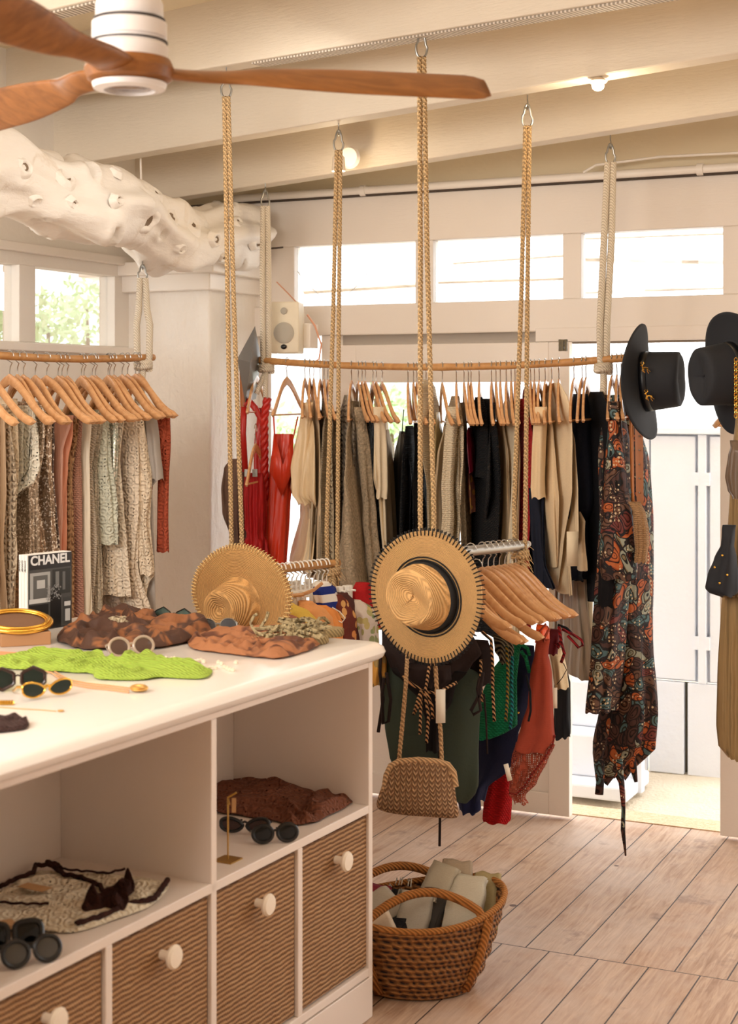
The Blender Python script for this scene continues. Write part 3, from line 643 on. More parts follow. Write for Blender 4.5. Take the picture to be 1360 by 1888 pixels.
# long rail behind
def bkY(px): 
    a = P(489,700,6.1); b = P(1125,700,5.36); return atpx(px, a, (b-a)).y
def bk(px): 
    u_ = (px-800)/357.0; return P(px, 677-15.5*u_*u_-(2 if px > 800 else 0)*u_, bkY(px))
RB = empty('clothes_rail', bk(800)); tag(RB, 'long bamboo clothes rail hung on two white cotton ropes along the glazed front', 'clothes rail', None)
rail_mesh(lambda s_: bk(s_), 443, 1160, .0135, RB, BAMBOO, (.05,.19,.33,.52,.68,.86))
for (px, py, r_) in ((489,350,667),(1117,265,662)):
    top = P(px if px < 1000 else 1125, py, bkY(px)); rl = bk(490 if px < 1000 else 1112)
    carabiner(top-Z*.0, top-Z*.072, RB); ropepair(RB, top-Z*.065, rl, .0115 if px<1000 else .0125, True, .012, None, tails=2, seed=px)
# rack A (children's clothes), rack B (swimwear), left rack, right rack
def mkrail(A, B, label, R, mat, name='clothes_rail', e0=.03, e1=.03, nodes=()):
    root = empty(name, (A+B)/2); tag(root, label, 'clothes rail'); d = (B-A).normalized()
    rail_mesh(lambda s_: A+(B-A)*s_-d*e0*(1-s_)+d*e1*s_, 0, 1, R, root, mat, nodes); return root
A0, A1 = P(436,1058,5.0), P(612,1039,5.3)
RA = mkrail(A0, A1, 'short wooden rail on jute ropes holding small colourful clothes behind the counter', .014, BAMBOO)
top = P(417,150,5.0); carabiner(top+Z*.02, top-Z*.055, RA); ropepair(RA, top-Z*.05, A0+Vector((0,0,0)), .0078, False, .017, seed=3)
top = P(624,240,5.3); carabiner(top, top-Z*.075, RA); ropepair(RA, top-Z*.07, A1, .0078, False, .019, seed=4)
B0, B1 = P(787,1024,4.5), P(958,1006,4.9)
WRAP = plain('wrapped_wire', S(178,172,162), .4, .6)
RBB = mkrail(B0, B1, 'short rail on jute ropes holding swimwear on wooden hangers beside the counter', .016, WRAP, e1=.03)
top = P(777,58,4.5); carabiner(top, top-Z*.078, RBB); ropepair(RBB, top-Z*.075, B0, .0078, False, .020, seed=5)
top = P(972,192,4.9); carabiner(top, top-Z*.075, RBB); ropepair(RBB, top-Z*.07, B1, .0078, False, .018, seed=6)
m = MB(); q = P(973,1003,4.95); m.ico(q, .011, 12); m.build('end_cap', plain('pearl_grey', S(206,200,194), .3), RBB, loc=RBB.location)
LR0 = P(272,659,5.6); 
def lrY(px): return atpx(px, LR0, -U).y
def lr(px):
    return P(px, 659 - .0 + (4.5*sin(max(0,min(1,(272-px)/272))*pi)) - max(0,(272-px))/272*3.5, lrY(px))
RL = empty('clothes_rail', lr(150)); tag(RL, 'bamboo clothes rail of pale dresses below the left windows', 'clothes rail')
rail_mesh(lambda s_: lr(s_), -150, 282, .0125, RL, BAMBOO, (.7,.9))
top = P(263,488,5.6); carabiner(top, top-Z*.06, RL); ropepair(RL, top-Z*.05, lr(264), .0125, True, .024, None, tails=2, seed=9)
# rail of the rack at the right edge
C0, C1 = P(1372,668,4.9), P(1500,655,4.6)
RC = mkrail(C0, C1, 'clothes rail at the right edge of the picture holding the khaki dress', .0135, BAMBOO)
ropepair(RC, P(1420,120,4.8), C0.lerp(C1,.4), .0115, True, .015, seed=11)

# ------------------------------------------------------------------ hangers
def make_hanger(kind, seed=0):
    root = empty('hanger', (0,0,0)); W = {'slim':.215,'wide':.215,'broad':.185,'kid':.14}[kind]
    m = MB(); pts = [Vector((-.018*cos(a)*1 if 1 else 0, 0, .0)) for a in (0,)]; pts = []
    for k in range(11):
        a = radians(-35+ (215)*k/10); pts.append((.019*cos(a)*-1*-1, 0, .019*sin(a)))
    pts = pts[::-1]                      # starts at left-low, over the rail, to the right
    pts = [(-p[0], p[1], p[2]) for p in pts]
    pts += [(.012,0,-.022),(.002,0,-.034),(0,0,-.046),(0,0,-.070)]
    wire = CHROME if kind != 'kid' else plain('white_plastic', S(238,232,222), .35)
    m.tube(pts, .0019 if kind != 'kid' else .0026, 6); m.build('hook', wire, root)
    if kind == 'kid':
        m = MB(); m.tube([(-W,0,-.078),(W,0,-.078)], .0035, 6); m.tube([(0,0,-.06),(0,0,-.08)], .005, 6); m.build('bar', wire, root)
        for s_ in (-1, 1):
            m = MB(); m.bb(s_*W*.8-.011, s_*W*.8+.011, -.009, .009, -.118, -.062); m.build('clip', wire, root, bevel=.003, smooth=False)
        return root
    h0, th = (.030, .0090) if kind == 'slim' else (.034, .010)
    L_ = []; n = 30
    for i in range(n+1):
        x = -W+2*W*i/n; a = abs(x)/W
        zt = -.060-(.128*(.5-.5*cos(pi*min(1, a*1.0)))*.9+.018*a) ; hh = h0*(1-.25*a)*(1 if a < .93 else sqrt(max(.03, 1-((a-.93)/.071)**2)))
        if a < .06: zt -= .004*(1-a/.06)*-1
        zc = zt-h0*.5*(1-.25*a); y = .028*a*a if kind in ('wide','broad') else .018*a*a; yt = th*(1+ (.9*a if kind in ('wide','broad') else .3*a))
        L_.append([(x, y+yt*.5*cos(2*pi*(j+.5)/10)*1.05, zc+hh*.5*(1 if abs(sin(2*pi*(j+.5)/10)) > .55 else .55)*(1 if sin(2*pi*(j+.5)/10) > 0 else -1)) for j in range(10)])
    m = MB(); m.loops(L_); m.build('shoulder_bar', HANGW, root)
    if kind == 'slim':
        m = MB(); m.tube([(-W*.88,.016,-.205),(W*.88,.016,-.205)], .004, 8); m.build('trouser_bar', HANGW, root)
    return root
PROTO = {k: make_hanger(k) for k in ('slim','wide','broad','kid')}
PK = {k: kids(PROTO[k]) for k in PROTO}
used = {k: False for k in PROTO}
LABELS = set()
def put_hanger(kind, loc, rz, label, group, cat='hanger', tilt=0):
    assert label not in LABELS, label
    LABELS.add(label)
    if not used[kind]: o = PROTO[kind]; used[kind] = True; o.location = loc; o.rotation_euler = (0,tilt,rz)
    else: o = copy_tree(PROTO[kind], PK[kind], loc, rz); o.rotation_euler = (0,tilt,rz)
    return tag(o, label, cat, group)
# ------------------------------------------------------------------ garments
def sm(rows, n):
    # rows: (py, xl, xr); smooth monotone resample
    out = []; y0, y1 = rows[0][0], rows[-1][0]
    for i in range(n+1):
        y = y0+(y1-y0)*i/n; k = 0
        while k < len(rows)-2 and rows[k+1][0] < y: k += 1
        a, b = rows[k], rows[k+1]; f_ = (y-a[0])/max(1e-6, b[0]-a[0]); f_ = f_*f_*(3-2*f_)*.5+f_*.5
        out.append((y, a[1]+(b[1]-a[1])*f_, a[2]+(b[2]-a[2])*f_))
    return out
def drape(rows, Y, ang=0.0, D=.2, B=.035, folds=9, amp=.12, drop=.0, seed=0, nz=34, nt=44, closed_top=True, skew=0.0, hem=.004, deep=1.0, wav=.006, Yf=None, crumple=0.0):
    """a hanging tube of cloth: rows give its seen left and right edge, ang turns the hanger (0 = square to the eye), D and B are its half width and half depth"""
    Rr = rnd(seed); ph = [Rr.uniform(0, 2*pi) for _ in range(8)]; R_ = sm(rows, nz); L_ = []
    ca, sa = cos(ang), sin(ang)
    y0, y1 = rows[0][0], rows[-1][0]
    for i, (py, xl, xr) in enumerate(R_):
        u_ = i/nz; Yc = Y if Yf is None else Y+Yf*u_; W = (xr-xl)/2/F*Yc; c = P((xl+xr)/2, py, Yc)
        if abs(ca) > .55:
            A = sqrt(max(.0004, W*W-(B*sa)**2))/abs(ca); Bb = B*(.35+.65*min(1, u_*6)); 
        else:
            A = min(D, W/max(.02, abs(ca))*.96); Bb = sqrt(max(.00003, W*W-(A*ca)**2))/abs(sa) 
            A *= (.45+.55*min(1, u_*5+.3))
        e1 = Vector((ca, -sa, 0)); e2 = Vector((sa, ca, 0)); lp = []
        am = amp*(.25+.75*min(1, u_*1.6)*deep)
        for j in range(nt):
            a = 2*pi*j/nt; wx = 1+am*(sin(folds*a+ph[0]+1.3*sin(u_*3+ph[1]))*.6+sin((folds*2+1)*a+ph[2]+u_*2)*.25+sin((folds//2+1)*a+ph[3]-u_*2.5)*.5)
            cx_, sx_ = cos(a), sin(a)
            p = c+e1*(A*cx_*min(wx, 1.06))+e2*(Bb*sx_*wx)
            p += e2*wav*sin(cx_*folds*1.1+ph[4]+u_*1.5)*min(1, u_*2)
            if crumple: 
                q = p*9+Vector((seed*.7, 0, 0)); p += Vector((noise.noise(q), noise.noise(q+Vector((5,5,5))), noise.noise(q+Vector((9,1,3)))))*crumple
            dz = -drop*(abs(cx_)**1.2)*(1-u_)**1.5
            if i == nz: dz += hem*sin(folds*a+ph[5])
            lp.append(p+Z*dz)
        L_.append(lp)
    m = MB(); m.loops(L_, cap0=closed_top, cap1=False); return m
def strap(pts, Y, r=.003, n=6):
    m = MB(); m.tube([P(x, y, Y if len(q) == 0 else q[0]) for x, y, *q in pts], r, n); return m
# ------------------------------------------------------------------ clothes on the long rail
def deg(a): return radians(a)
GB = 'garments on the long rail'; HB = 'hangers on the long rail'
def hang_at(px, dxp, label, kind='slim', railf=bk, grp=HB, dz=0, W=.215):
    p = railf(px); Y = p.y; lat = max(-.2, min(.2, dxp/F*Y)); a = math.asin(max(-1, min(1, lat/W)))
    base = atan2((px-CX)/F, 1)         # view ray
    d = Vector((sin(a), -cos(a), 0)); d = Vector((d.x*cos(-base)-d.y*sin(-base), d.x*sin(-base)+d.y*cos(-base), 0))
    o = put_hanger(kind, p+Z*(dz), atan2(d.y, d.x), label, grp); return o, p, a
def garment(name, mat, rows, Y, label, cat, grp, parts=(), **kw):
    if grp == GB and 1000 <= rows[-1][0] <= 1034 and rows[0][1] > 725: rows = rows+[(rows[-1][0]+150, rows[-1][1]-1, rows[-1][2]+2)]
    if abs(abs(kw.get('ang', 0))-E) < .01 and grp == GB:
        rows = [(y, (a+b)/2-(b-a)*.64, (a+b)/2+(b-a)*.64) for y, a, b in rows]
    assert label not in LABELS, label
    LABELS.add(label)
    anc = P((rows[0][1]+rows[0][2])/2, rows[0][0], Y)
    if not parts:
        o = drape(rows, Y, **kw).build(name, mat, loc=anc, angle=0); return tag(o, label, cat, grp)
    root = empty(name, anc); tag(root, label, cat, grp)
    drape(rows, Y, **kw).build('body', mat, root, loc=anc, angle=0)
    for i, (pn, pm, pr, pY, pk) in enumerate(parts):
        if callable(pr): mb = pr()
        else: mb = drape(pr, pY, **dict(dict(seed=i+77, folds=4, amp=.08, B=.03, D=.05), **pk))
        o = mb.build(pn, pm or mat, root, loc=anc, angle=0)
    return root
E = radians(78)     # nearly edge-on
def card(px, py, wpx, hpx, Y, yaw=0, th=.001, roll=0):
    def f_():
        m = MB(); c = P(px, py, Y); w_ = wpx/F*Y; h_ = hpx/F*Y; a1 = Vector((cos(yaw), sin(yaw), 0)); a2 = Vector((-sin(yaw), cos(yaw), 0))
        r1 = a1*cos(roll)+Z*sin(roll); r3 = Z*cos(roll)-a1*sin(roll); m.box(c, (w_, th, h_), (r1, a2, r3)); return m
    return f_
def wire(pts, Y, r=.003, n=6, cordy=False):
    def f_():
        if cordy: return twisted([P(x, y, Y) for x, y in pts], r, .022, 5)
        return MB().tube([P(x, y, Y) for x, y in pts], r, n)
    return f_
RED = cloth('silk', (184,32,22)); RED2 = cloth('silk', (200,50,20)); DRED = cloth('pleat', (160,20,22)); LIN = cloth('linen', (222,200,166)); LIN2 = cloth('linen', (208,186,154)); CRM = cloth('linen', (232,214,184))
BLKC = cloth('plain', (20,20,24)); BLKN = cloth('knit', (26,26,28)); TED = cloth('teddy', (204,182,152)); TAU = cloth('knit', (188,168,140)); BROWN = cloth('teddy', (142,120,94)); LACEB = cloth('lace', (22,20,22))
OAT = cloth('knit', (226,208,178)); BURG = cloth('silk', (104,10,34)); NAVY = cloth('plain', (24,28,42)); GREYT = cloth('linen', (150,136,116)); LEATH = plain('tan_leather', S(172,104,52), .45)
def H_(px, dx, what, **k): return hang_at(px, dx, 'wooden hanger carrying the %s' % what, **k)
L = bkY
def G(name, mat, what, rows, px, cat, dx=0, **kw):
    kw.setdefault('ang', E if dx <= 0 else -E); kw.setdefault('seed', int(px)*7); parts = kw.pop('parts', ()); dy = kw.pop('dy', 0)
    return garment(name, mat, rows, L(px)+dy, what[0].upper()*0+what, cat, GB, parts, **kw)
# far left end: woven bag on a tan strap
Yb = L(448)-.03
root = garment('shoulder_bag', cloth('pleat', (120,94,80)), [(846,425,440),(862,414,450),(900,409,455),(945,411,457),(985,424,455),(1035,438,452)], Yb,
    'striped brown woven shoulder bag hanging at the left end of the long rail', 'bag', None, parts=[
    ('strap', LEATH, lambda: MB().add([P(441,672,Yb),P(452,672,Yb),P(455,760,Yb),P(446,850,Yb),P(436,850,Yb),P(443,760,Yb)]+[p+Vector((0,.004,0)) for p in (P(441,672,Yb),P(452,672,Yb),P(455,760,Yb),P(446,850,Yb),P(436,850,Yb),P(443,760,Yb))],
        [(0,1,2,5),(5,2,3,4),(6,11,8,7),(11,10,9,8),(0,5,11,6),(5,4,10,11),(1,7,8,2),(2,8,9,3)]), Yb, {}),
    ('fringe', cloth('plain', (120,96,84)), [(1010,430,452),(1040,434,450)], Yb, {})], ang=0, B=.03, folds=11, amp=.2)
H_(472, -24, 'red halter dress with twisted strap')
G('dress', RED, 'red halter dress with a thick twisted strap on the long rail', [(752,478,492),(800,470,494),(860,468,494),(950,462,494),(1050,455,500),(1150,450,505)], 484, 'dress', ang=.5, B=.04, folds=8, amp=.25, parts=[
    ('halter_band', RED, lambda: MB().tube([P(451,748,L(484)-.03),P(458,738,L(484)-.05),P(470,752,L(484)-.06),P(482,775,L(484)-.06),P(487,800,L(484)-.05)], [.010,.014,.013,.011,.010], 10, flat=.6), 0, {}),
    ('twisted_strap', RED, lambda: twisted([P(493,735,L(484)-.05),P(487,770,L(484)-.06),P(487,820,L(484)-.06),P(487,870,L(484)-.06),P(492,920,L(484)-.05)], .017, .09, 8), 0, {}),
    ('side_strap', RED, lambda: MB().tube([P(450,750,L(484)-.03),P(448,800,L(484)-.02),P(452,870,L(484)-.02)], .012, 8, flat=.4), 0, {})])
o, p, a = hang_at(476, -24, 'pale wooden hanger hooked lower down, carrying the pleated red skirt', grp=None, dz=-.27)
o.location += Vector((-.0, -.14, 0))
G('skirt', DRED, 'dark red pleated skirt with a gathered waist beneath the halter dress', [(872,450,486),(905,448,490),(975,453,488),(985,458,486),(1000,452,492),(1060,452,500),(1120,448,500)], 477, 'skirt', dy=-.15, ang=.35, B=.045, folds=17, amp=.3)
m = MB()
for px in (455, 470): m.box(P(px, 872, L(477)-.20), (.02,.012,.03))
tag(m.build('skirt_clip', STEEL, bevel=.002, smooth=False), 'pair of metal clips gripping the dark red pleated skirt', 'clip')
hang_at(529, -34, 'empty-looking pale hanger whose thin straps hold the orange red slip dress')
G('dress', RED2, 'orange red slip dress with thin straps and a deep neckline', [(800,503,540),(815,502,540),(880,495,538),(940,492,533),(1050,484,526),(1150,478,528)], 528, 'dress', ang=.3, B=.04, folds=9, amp=.22, closed_top=False, hem=.02, parts=[
    ('strap', None, lambda: MB().tube([P(504,765,L(528)-.05),P(506,800,L(528)-.05),P(512,830,L(528)-.05)], .003, 6), 0, {}),
    ('strap', None, lambda: MB().tube([P(549,768,L(528)-.02),P(542,800,L(528)-.03),P(534,830,L(528)-.05)], .003, 6), 0, {}),
    ('bodice', None, lambda: MB().add([P(506,798,L(528)-.055),P(521,858,L(528)-.07),P(497,868,L(528)-.05),P(541,803,L(528)-.05),P(540,868,L(528)-.05),P(519,915,L(528)-.07)]+[P(506,798,L(528)-.050),P(521,858,L(528)-.062),P(497,868,L(528)-.04),P(541,803,L(528)-.045),P(540,868,L(528)-.04),P(519,915,L(528)-.06)],
        [(0,1,5,2),(3,4,5,1),(6,8,11,7),(9,7,11,10),(0,2,8,6),(3,9,10,4),(2,5,11,8),(5,4,10,11),(0,6,7,1),(1,7,9,3)]), 0, {})])
H_(562, -13, 'champagne kimono blouse')
G('blouse', cloth('silk', (222,196,156)), 'champagne kimono blouse with a loose draped sleeve', [(736,562,574),(770,552,577),(850,540,578),(905,537,578),(935,560,578),(1045,536,572)], 566, 'blouse', dx=-1, folds=7, amp=.16, drop=.03, parts=[
    ('sleeve', None, [(742,560,574),(800,549,574),(862,537,570),(912,540,566),(930,556,570)], L(566)-.12, dict(ang=.6, B=.02, amp=.15))])
H_(571, -7, 'olive beige kimono'); G('kimono', LIN2, 'olive beige linen kimono beside the champagne blouse', [(738,570,582),(780,566,588),(860,562,590),(940,558,592),(1060,556,590)], 574, 'kimono', dx=-1, folds=9, amp=.22)
H_(578, 4, 'grey beige ribbed vest'); G('vest', cloth('pleat', (192,172,144)), 'grey beige ribbed vest before the left jute rope', [(738,578,588),(800,578,596),(900,578,600),(1055,574,602)], 582, 'vest', dx=1, folds=9, amp=.2)
H_(590, -10, 'cream fringed poncho'); G('poncho', cloth('chunky', (196,176,144)), 'cream fringed poncho behind the left jute rope', [(735,592,606),(780,590,612),(900,586,612),(1060,584,612)], 598, 'poncho', dx=-1, folds=7, amp=.18)
H_(597, 2, 'taupe ribbed cardigan'); G('cardigan', TAU, 'taupe ribbed cardigan seen between the left jute ropes', [(745,600,612),(800,600,622),(900,598,624),(1060,596,626)], 606, 'cardigan', dx=1, folds=8, amp=.2)
H_(604, 6, 'dark shaggy brown gilet'); G('gilet', BROWN, 'dark shaggy brown gilet right of the left jute ropes', [(760,612,624),(820,616,634),(900,618,640),(1000,620,642),(1100,620,644)], 614, 'gilet', dx=1, folds=6, amp=.2, crumple=.012)
hang_at(648, -14, 'white hanger carrying the grey fringed wrap', grp=HB)
G('wrap', cloth('chunky', (178,162,142)), 'grey fringed wrap on a white hanger left of the teddy coat', [(728,634,648),(760,626,652),(840,624,650),(930,624,642),(1080,628,650)], 642, 'wrap', dx=-1, folds=7, amp=.25, crumple=.008)
H_(660, 10, 'thick taupe teddy coat'); G('coat', TED, 'thick taupe teddy coat in the middle left of the long rail', [(738,644,662),(770,646,668),(850,642,674),(940,638,680),(1040,634,690),(1100,640,700),(1130,652,690)], 658, 'coat', dx=1, folds=5, amp=.12, crumple=.006, parts=[
    ('sleeve', None, [(750,656,668),(850,664,680),(960,668,694),(1040,674,700),(1080,684,698)], L(664)-.10, dict(ang=-.5, B=.025, crumple=.004))])
H_(667, 12, 'beige knotted scarf top'); G('top', OAT, 'beige scarf top between the teddy coat and the black lace dress', [(712,662,674),(735,662,676),(800,668,680),(900,670,686),(1060,676,690)], 670, 'top', dx=1, folds=5, amp=.2)
H_(673, 14, 'narrow black lace dress'); G('dress', LACEB, 'narrow black lace dress left of the cream blouse', [(738,670,684),(760,674,690),(900,680,694),(1000,690,704),(1100,694,712)], 681, 'dress', dx=1, folds=6, amp=.25)
G('slip', BLKC, 'plain black slip under the black lace dress', [(790,676,688),(900,682,692),(1000,692,702),(1095,696,708)], 681, 'slip', dx=1, folds=6, amp=.2, dy=.02)
H_(687, 15, 'cream short sleeved blouse'); G('blouse', CRM, 'cream short sleeved blouse left of the beige skirt', [(735,688,700),(770,692,712),(880,692,722),(920,700,722),(1060,710,736)], 694, 'blouse', dx=1, folds=6, amp=.16, parts=[
    ('sleeve', None, [(750,692,704),(820,690,712),(900,693,714),(918,697,708)], L(694)-.14, dict(ang=-.4, B=.02))])
H_(693, 20, 'clipped beige skirt'); G('skirt', CRM, 'long beige skirt clipped to its hanger beside the cream blouse', [(792,706,718),(830,704,724),(900,708,730),(1000,712,736),(1070,712,738)], 704, 'skirt', dx=1, folds=9, amp=.2)
hang_at(704, 22, 'reddish wooden hanger whose clips hold the back of the beige skirt')
H_(752, -4, 'black camisole dress'); G('dress', cloth('silk', (18,18,20)), 'black camisole dress with thin straps, leftmost of the black pieces', [(795,736,746),(830,731,750),(880,729,754),(960,732,752),(1010,734,752)], 743, 'dress', dx=-1, folds=7, amp=.2, parts=[
    ('strap', None, wire([(744,755),(742,780),(741,800)], L(743)-.1, .002), 0, {})])
H_(762, 4, 'black sequinned top'); G('top', BLKN, 'black textured top with sparkling beads before the right jute rope', [(785,745,764),(830,744,770),(900,742,772),(1010,740,770)], 758, 'top', dx=1, folds=7, amp=.2)
H_(768, 9, 'black feathered dress'); G('dress', cloth('teddy', (24,22,22)), 'black feathered dress between the two middle jute ropes', [(780,762,780),(850,766,786),(1010,764,792)], 773, 'dress', dx=1, folds=7, amp=.2, crumple=.008)
hang_at(785, 6, 'wooden hanger hidden in the beige hooded cardigan')
G('cardigan', OAT, 'beige hooded cardigan draped over its hanger behind the middle ropes', [(700,778,796),(712,774,806),(760,772,810),(800,776,808),(900,790,806),(1010,792,808)], 790, 'cardigan', dx=1, folds=5, amp=.14)
G('blouse', cloth('silk', (226,210,160)), 'pale yellow blouse under the beige hooded cardigan', [(760,800,812),(800,800,816),(900,796,812),(1010,794,812)], 806, 'blouse', dx=1, folds=7, amp=.2, dy=.05)
H_(815, 10, 'light taupe tunic'); G('tunic', LIN2, 'light taupe tunic left of the oatmeal cardigan', [(785,818,826),(830,808,828),(900,804,826),(1010,802,830)], 817, 'tunic', dx=1, folds=8, amp=.2)
H_(841, -3, 'oatmeal long cardigan'); G('cardigan', OAT, 'oatmeal long cardigan with a full sleeve in the middle of the rail', [(730,832,846),(760,826,848),(840,820,846),(900,814,842),(960,818,842),(1020,812,838)], 836, 'cardigan', dx=-1, folds=5, amp=.13, parts=[
    ('sleeve', None, [(750,828,842),(830,820,838),(895,815,836),(950,820,834),(1000,816,832)], L(836)-.12, dict(ang=.4, B=.025))])
H_(855, 4, 'greige boucle cardigan'); G('cardigan', cloth('teddy', (190,168,138)), 'greige boucle cardigan left of the burgundy skirt', [(742,846,858),(780,846,862),(880,846,868),(1000,850,872),(1015,852,872)], 855, 'cardigan', dx=1, folds=6, amp=.16)
H_(863, 1, 'burgundy velvet skirt'); G('skirt', BURG, 'small burgundy skirt clipped high between knit cardigans', [(788,860,872),(830,862,876),(870,864,878)], 868, 'skirt', dx=1, folds=7, amp=.2)
G('top', cloth('floral', (176,120,104), (220,150,70)), 'flowery embroidered top hanging under the burgundy skirt', [(862,862,872),(900,864,876),(945,868,878)], 869, 'top', dx=1, folds=5, amp=.2, dy=.03)
hang_at(868, 3, 'wooden hanger carrying the flowery embroidered top')
H_(883, -4, 'sleeveless black knit vest'); G('vest', BLKN, 'sleeveless black knit vest just right of the burgundy skirt', [(732,876,888),(760,872,890),(840,870,890),(880,867,888)], 880, 'vest', dx=-1, folds=5, amp=.14)
H_(906, -6, 'long black knit cardigan'); G('cardigan', BLKN, 'long black knit cardigan left of the charcoal batwing jumper', [(735,890,904),(770,882,906),(880,876,908),(1010,868,902)], 898, 'cardigan', dx=-1, folds=6, amp=.15)
H_(914, 1, 'charcoal batwing jumper'); G('jumper', cloth('knit', (36,35,36)), 'charcoal batwing jumper with a wide hanging sleeve', [(742,904,914),(790,900,916),(860,896,924),(905,894,926),(940,892,916),(965,893,904),(1010,892,904)], 908, 'jumper', dx=1, folds=5, amp=.12)
H_(922, -2, 'beige striped shirt dress'); G('dress', LIN2, 'beige striped shirt dress right of the charcoal jumper', [(768,916,926),(850,914,930),(940,912,930),(1020,908,926)], 921, 'dress', dx=-1, folds=8, amp=.22)
H_(933, -6, 'ivory collarless shirt'); G('shirt', CRM, 'ivory collarless shirt left of the red lace piece', [(740,930,944),(780,926,946),(880,924,944),(1020,914,936)], 934, 'shirt', dx=-1, folds=7, amp=.15)
H_(942, -3, 'cream pleated blouse'); G('blouse', cloth('pleat', (214,190,152)), 'cream pleated blouse behind the right pair of jute ropes', [(745,940,950),(850,934,952),(1020,922,946)], 942, 'blouse', dx=-1, folds=9, amp=.2)
H_(949, -2, 'red lace tunic'); G('tunic', cloth('lace', (168,24,30)), 'red lace tunic glimpsed between the right pair of jute ropes', [(735,950,966),(800,952,972),(900,948,970),(1010,946,966)], 957, 'tunic', dx=-1, folds=7, amp=.2)
G('lining', cloth('plain', (150,24,28)), 'red lining hanging inside the red lace tunic', [(760,953,962),(900,951,966),(1005,950,962)], 957, 'lining', dx=-1, folds=5, amp=.1, dy=.03)
H_(978, -5, 'floral crimson scarf'); G('scarf', cloth('floral', (120,24,32), (190,60,60)), 'floral crimson scarf left of the black blouse', [(718,966,982),(745,970,984),(775,974,984),(850,966,976)], 976, 'scarf', dx=-1, folds=5, amp=.25, crumple=.006)
H_(985, -6, 'long black silk shirt'); G('shirt', NAVY, 'long black silk shirt with its sleeve reaching below the cream tops', [(728,980,992),(760,974,994),(850,970,992),(960,968,990),(1030,966,990),(1075,970,1004)], 984, 'shirt', dx=-1, folds=6, amp=.16, parts=[
    ('sleeve', None, [(900,974,996),(980,978,1002),(1050,984,1008),(1072,984,1008)], L(984)-.1, dict(ang=.3, B=.025))])
H_(994, -10, 'cream half sleeved jacket'); G('jacket', cloth('linen', (222,196,158)), 'cream jacket with wide half sleeves right of the black silk shirt', [(742,990,1004),(780,986,1008),(860,982,1010),(915,980,1012),(1040,1000,1018)], 998, 'jacket', dx=-1, folds=5, amp=.12, parts=[
    ('sleeve', None, [(750,990,1004),(830,984,1004),(900,979,1006),(918,982,1006)], L(998)-.14, dict(ang=.5, B=.03))])
H_(1005, -10, 'oat coloured long coat'); G('coat', cloth('linen', (228,206,172)), 'oat coloured long coat with collar left of the navy top', [(706,1014,1030),(730,1006,1036),(800,1002,1036),(900,1000,1034),(1000,1006,1026),(1075,1010,1022)], 1018, 'coat', dx=-1, folds=5, amp=.12)
H_(1017, -12, 'sand coloured shirt'); G('shirt', LIN, 'sand coloured shirt with a short sleeve below the navy top', [(760,1030,1044),(820,1026,1048),(900,1022,1050),(985,1018,1050),(1000,1022,1040),(1090,1020,1044)], 1036, 'shirt', dx=-1, folds=6, amp=.14)
H_(1030, -8, 'pale stone dress'); G('dress', cloth('pleat', (176,160,142)), 'pale stone pleated dress hanging low near the doorway', [(900,1034,1060),(1000,1038,1062),(1080,1038,1064),(1240,1036,1074)], 1050, 'dress', dx=-1, folds=13, amp=.2, dy=.12)
H_(1058, -16, 'wide navy top'); G('top', NAVY, 'wide navy high necked top with batwing sleeves', [(726,1058,1082),(738,1048,1092),(790,1042,1094),(860,1036,1094),(925,1024,1092),(945,1028,1090),(960,1046,1088),(1065,1050,1088)], 1068, 'top', ang=.75, folds=6, amp=.14, B=.06, drop=.0, parts=[
    ('care_tag', cloth('plain', (232,214,184)), card(1055,1012,22,64,L(1068)-.16,.15), 0, {})])
H_(1073, -18, 'cream block hem jumper'); G('jumper', cloth('plain', (222,200,168)), 'black and cream jumper whose cream hem shows under the navy top', [(940,1040,1066),(1045,1044,1068)], 1056, 'jumper', dx=-1, folds=5, amp=.1, dy=.02, parts=[
    ('hem_band', BLKC, [(1043,1042,1068),(1066,1044,1068)], L(1056)+.02, dict(ang=E, D=.19))])
H_(1080, -14, 'long black wool coat'); G('coat', BLKC, 'long black wool coat left of the paisley kimono', [(722,1090,1108),(760,1084,1112),(850,1082,1116),(1000,1078,1112),(1108,1076,1106)], 1096, 'coat', dx=-1, folds=6, amp=.12)
PAI = paisley()
H_(1128, -17, 'paisley kimono'); G('kimono', PAI, 'brown and teal paisley kimono nearest the cork bag', [(728,1120,1142),(760,1116,1148),(850,1112,1156),(950,1106,1170),(1050,1100,1172),(1080,1098,1160),(1200,1092,1150),(1310,1078,1140)], 1130, 'kimono', ang=.95, B=.07, folds=8, amp=.14, drop=.0, dy=-.02, parts=[
    ('sleeve', None, [(740,1122,1142),(850,1116,1152),(950,1110,1164),(1045,1108,1170),(1068,1112,1170)], L(1130)-.17, dict(ang=.5, B=.03, folds=5, amp=.12))])
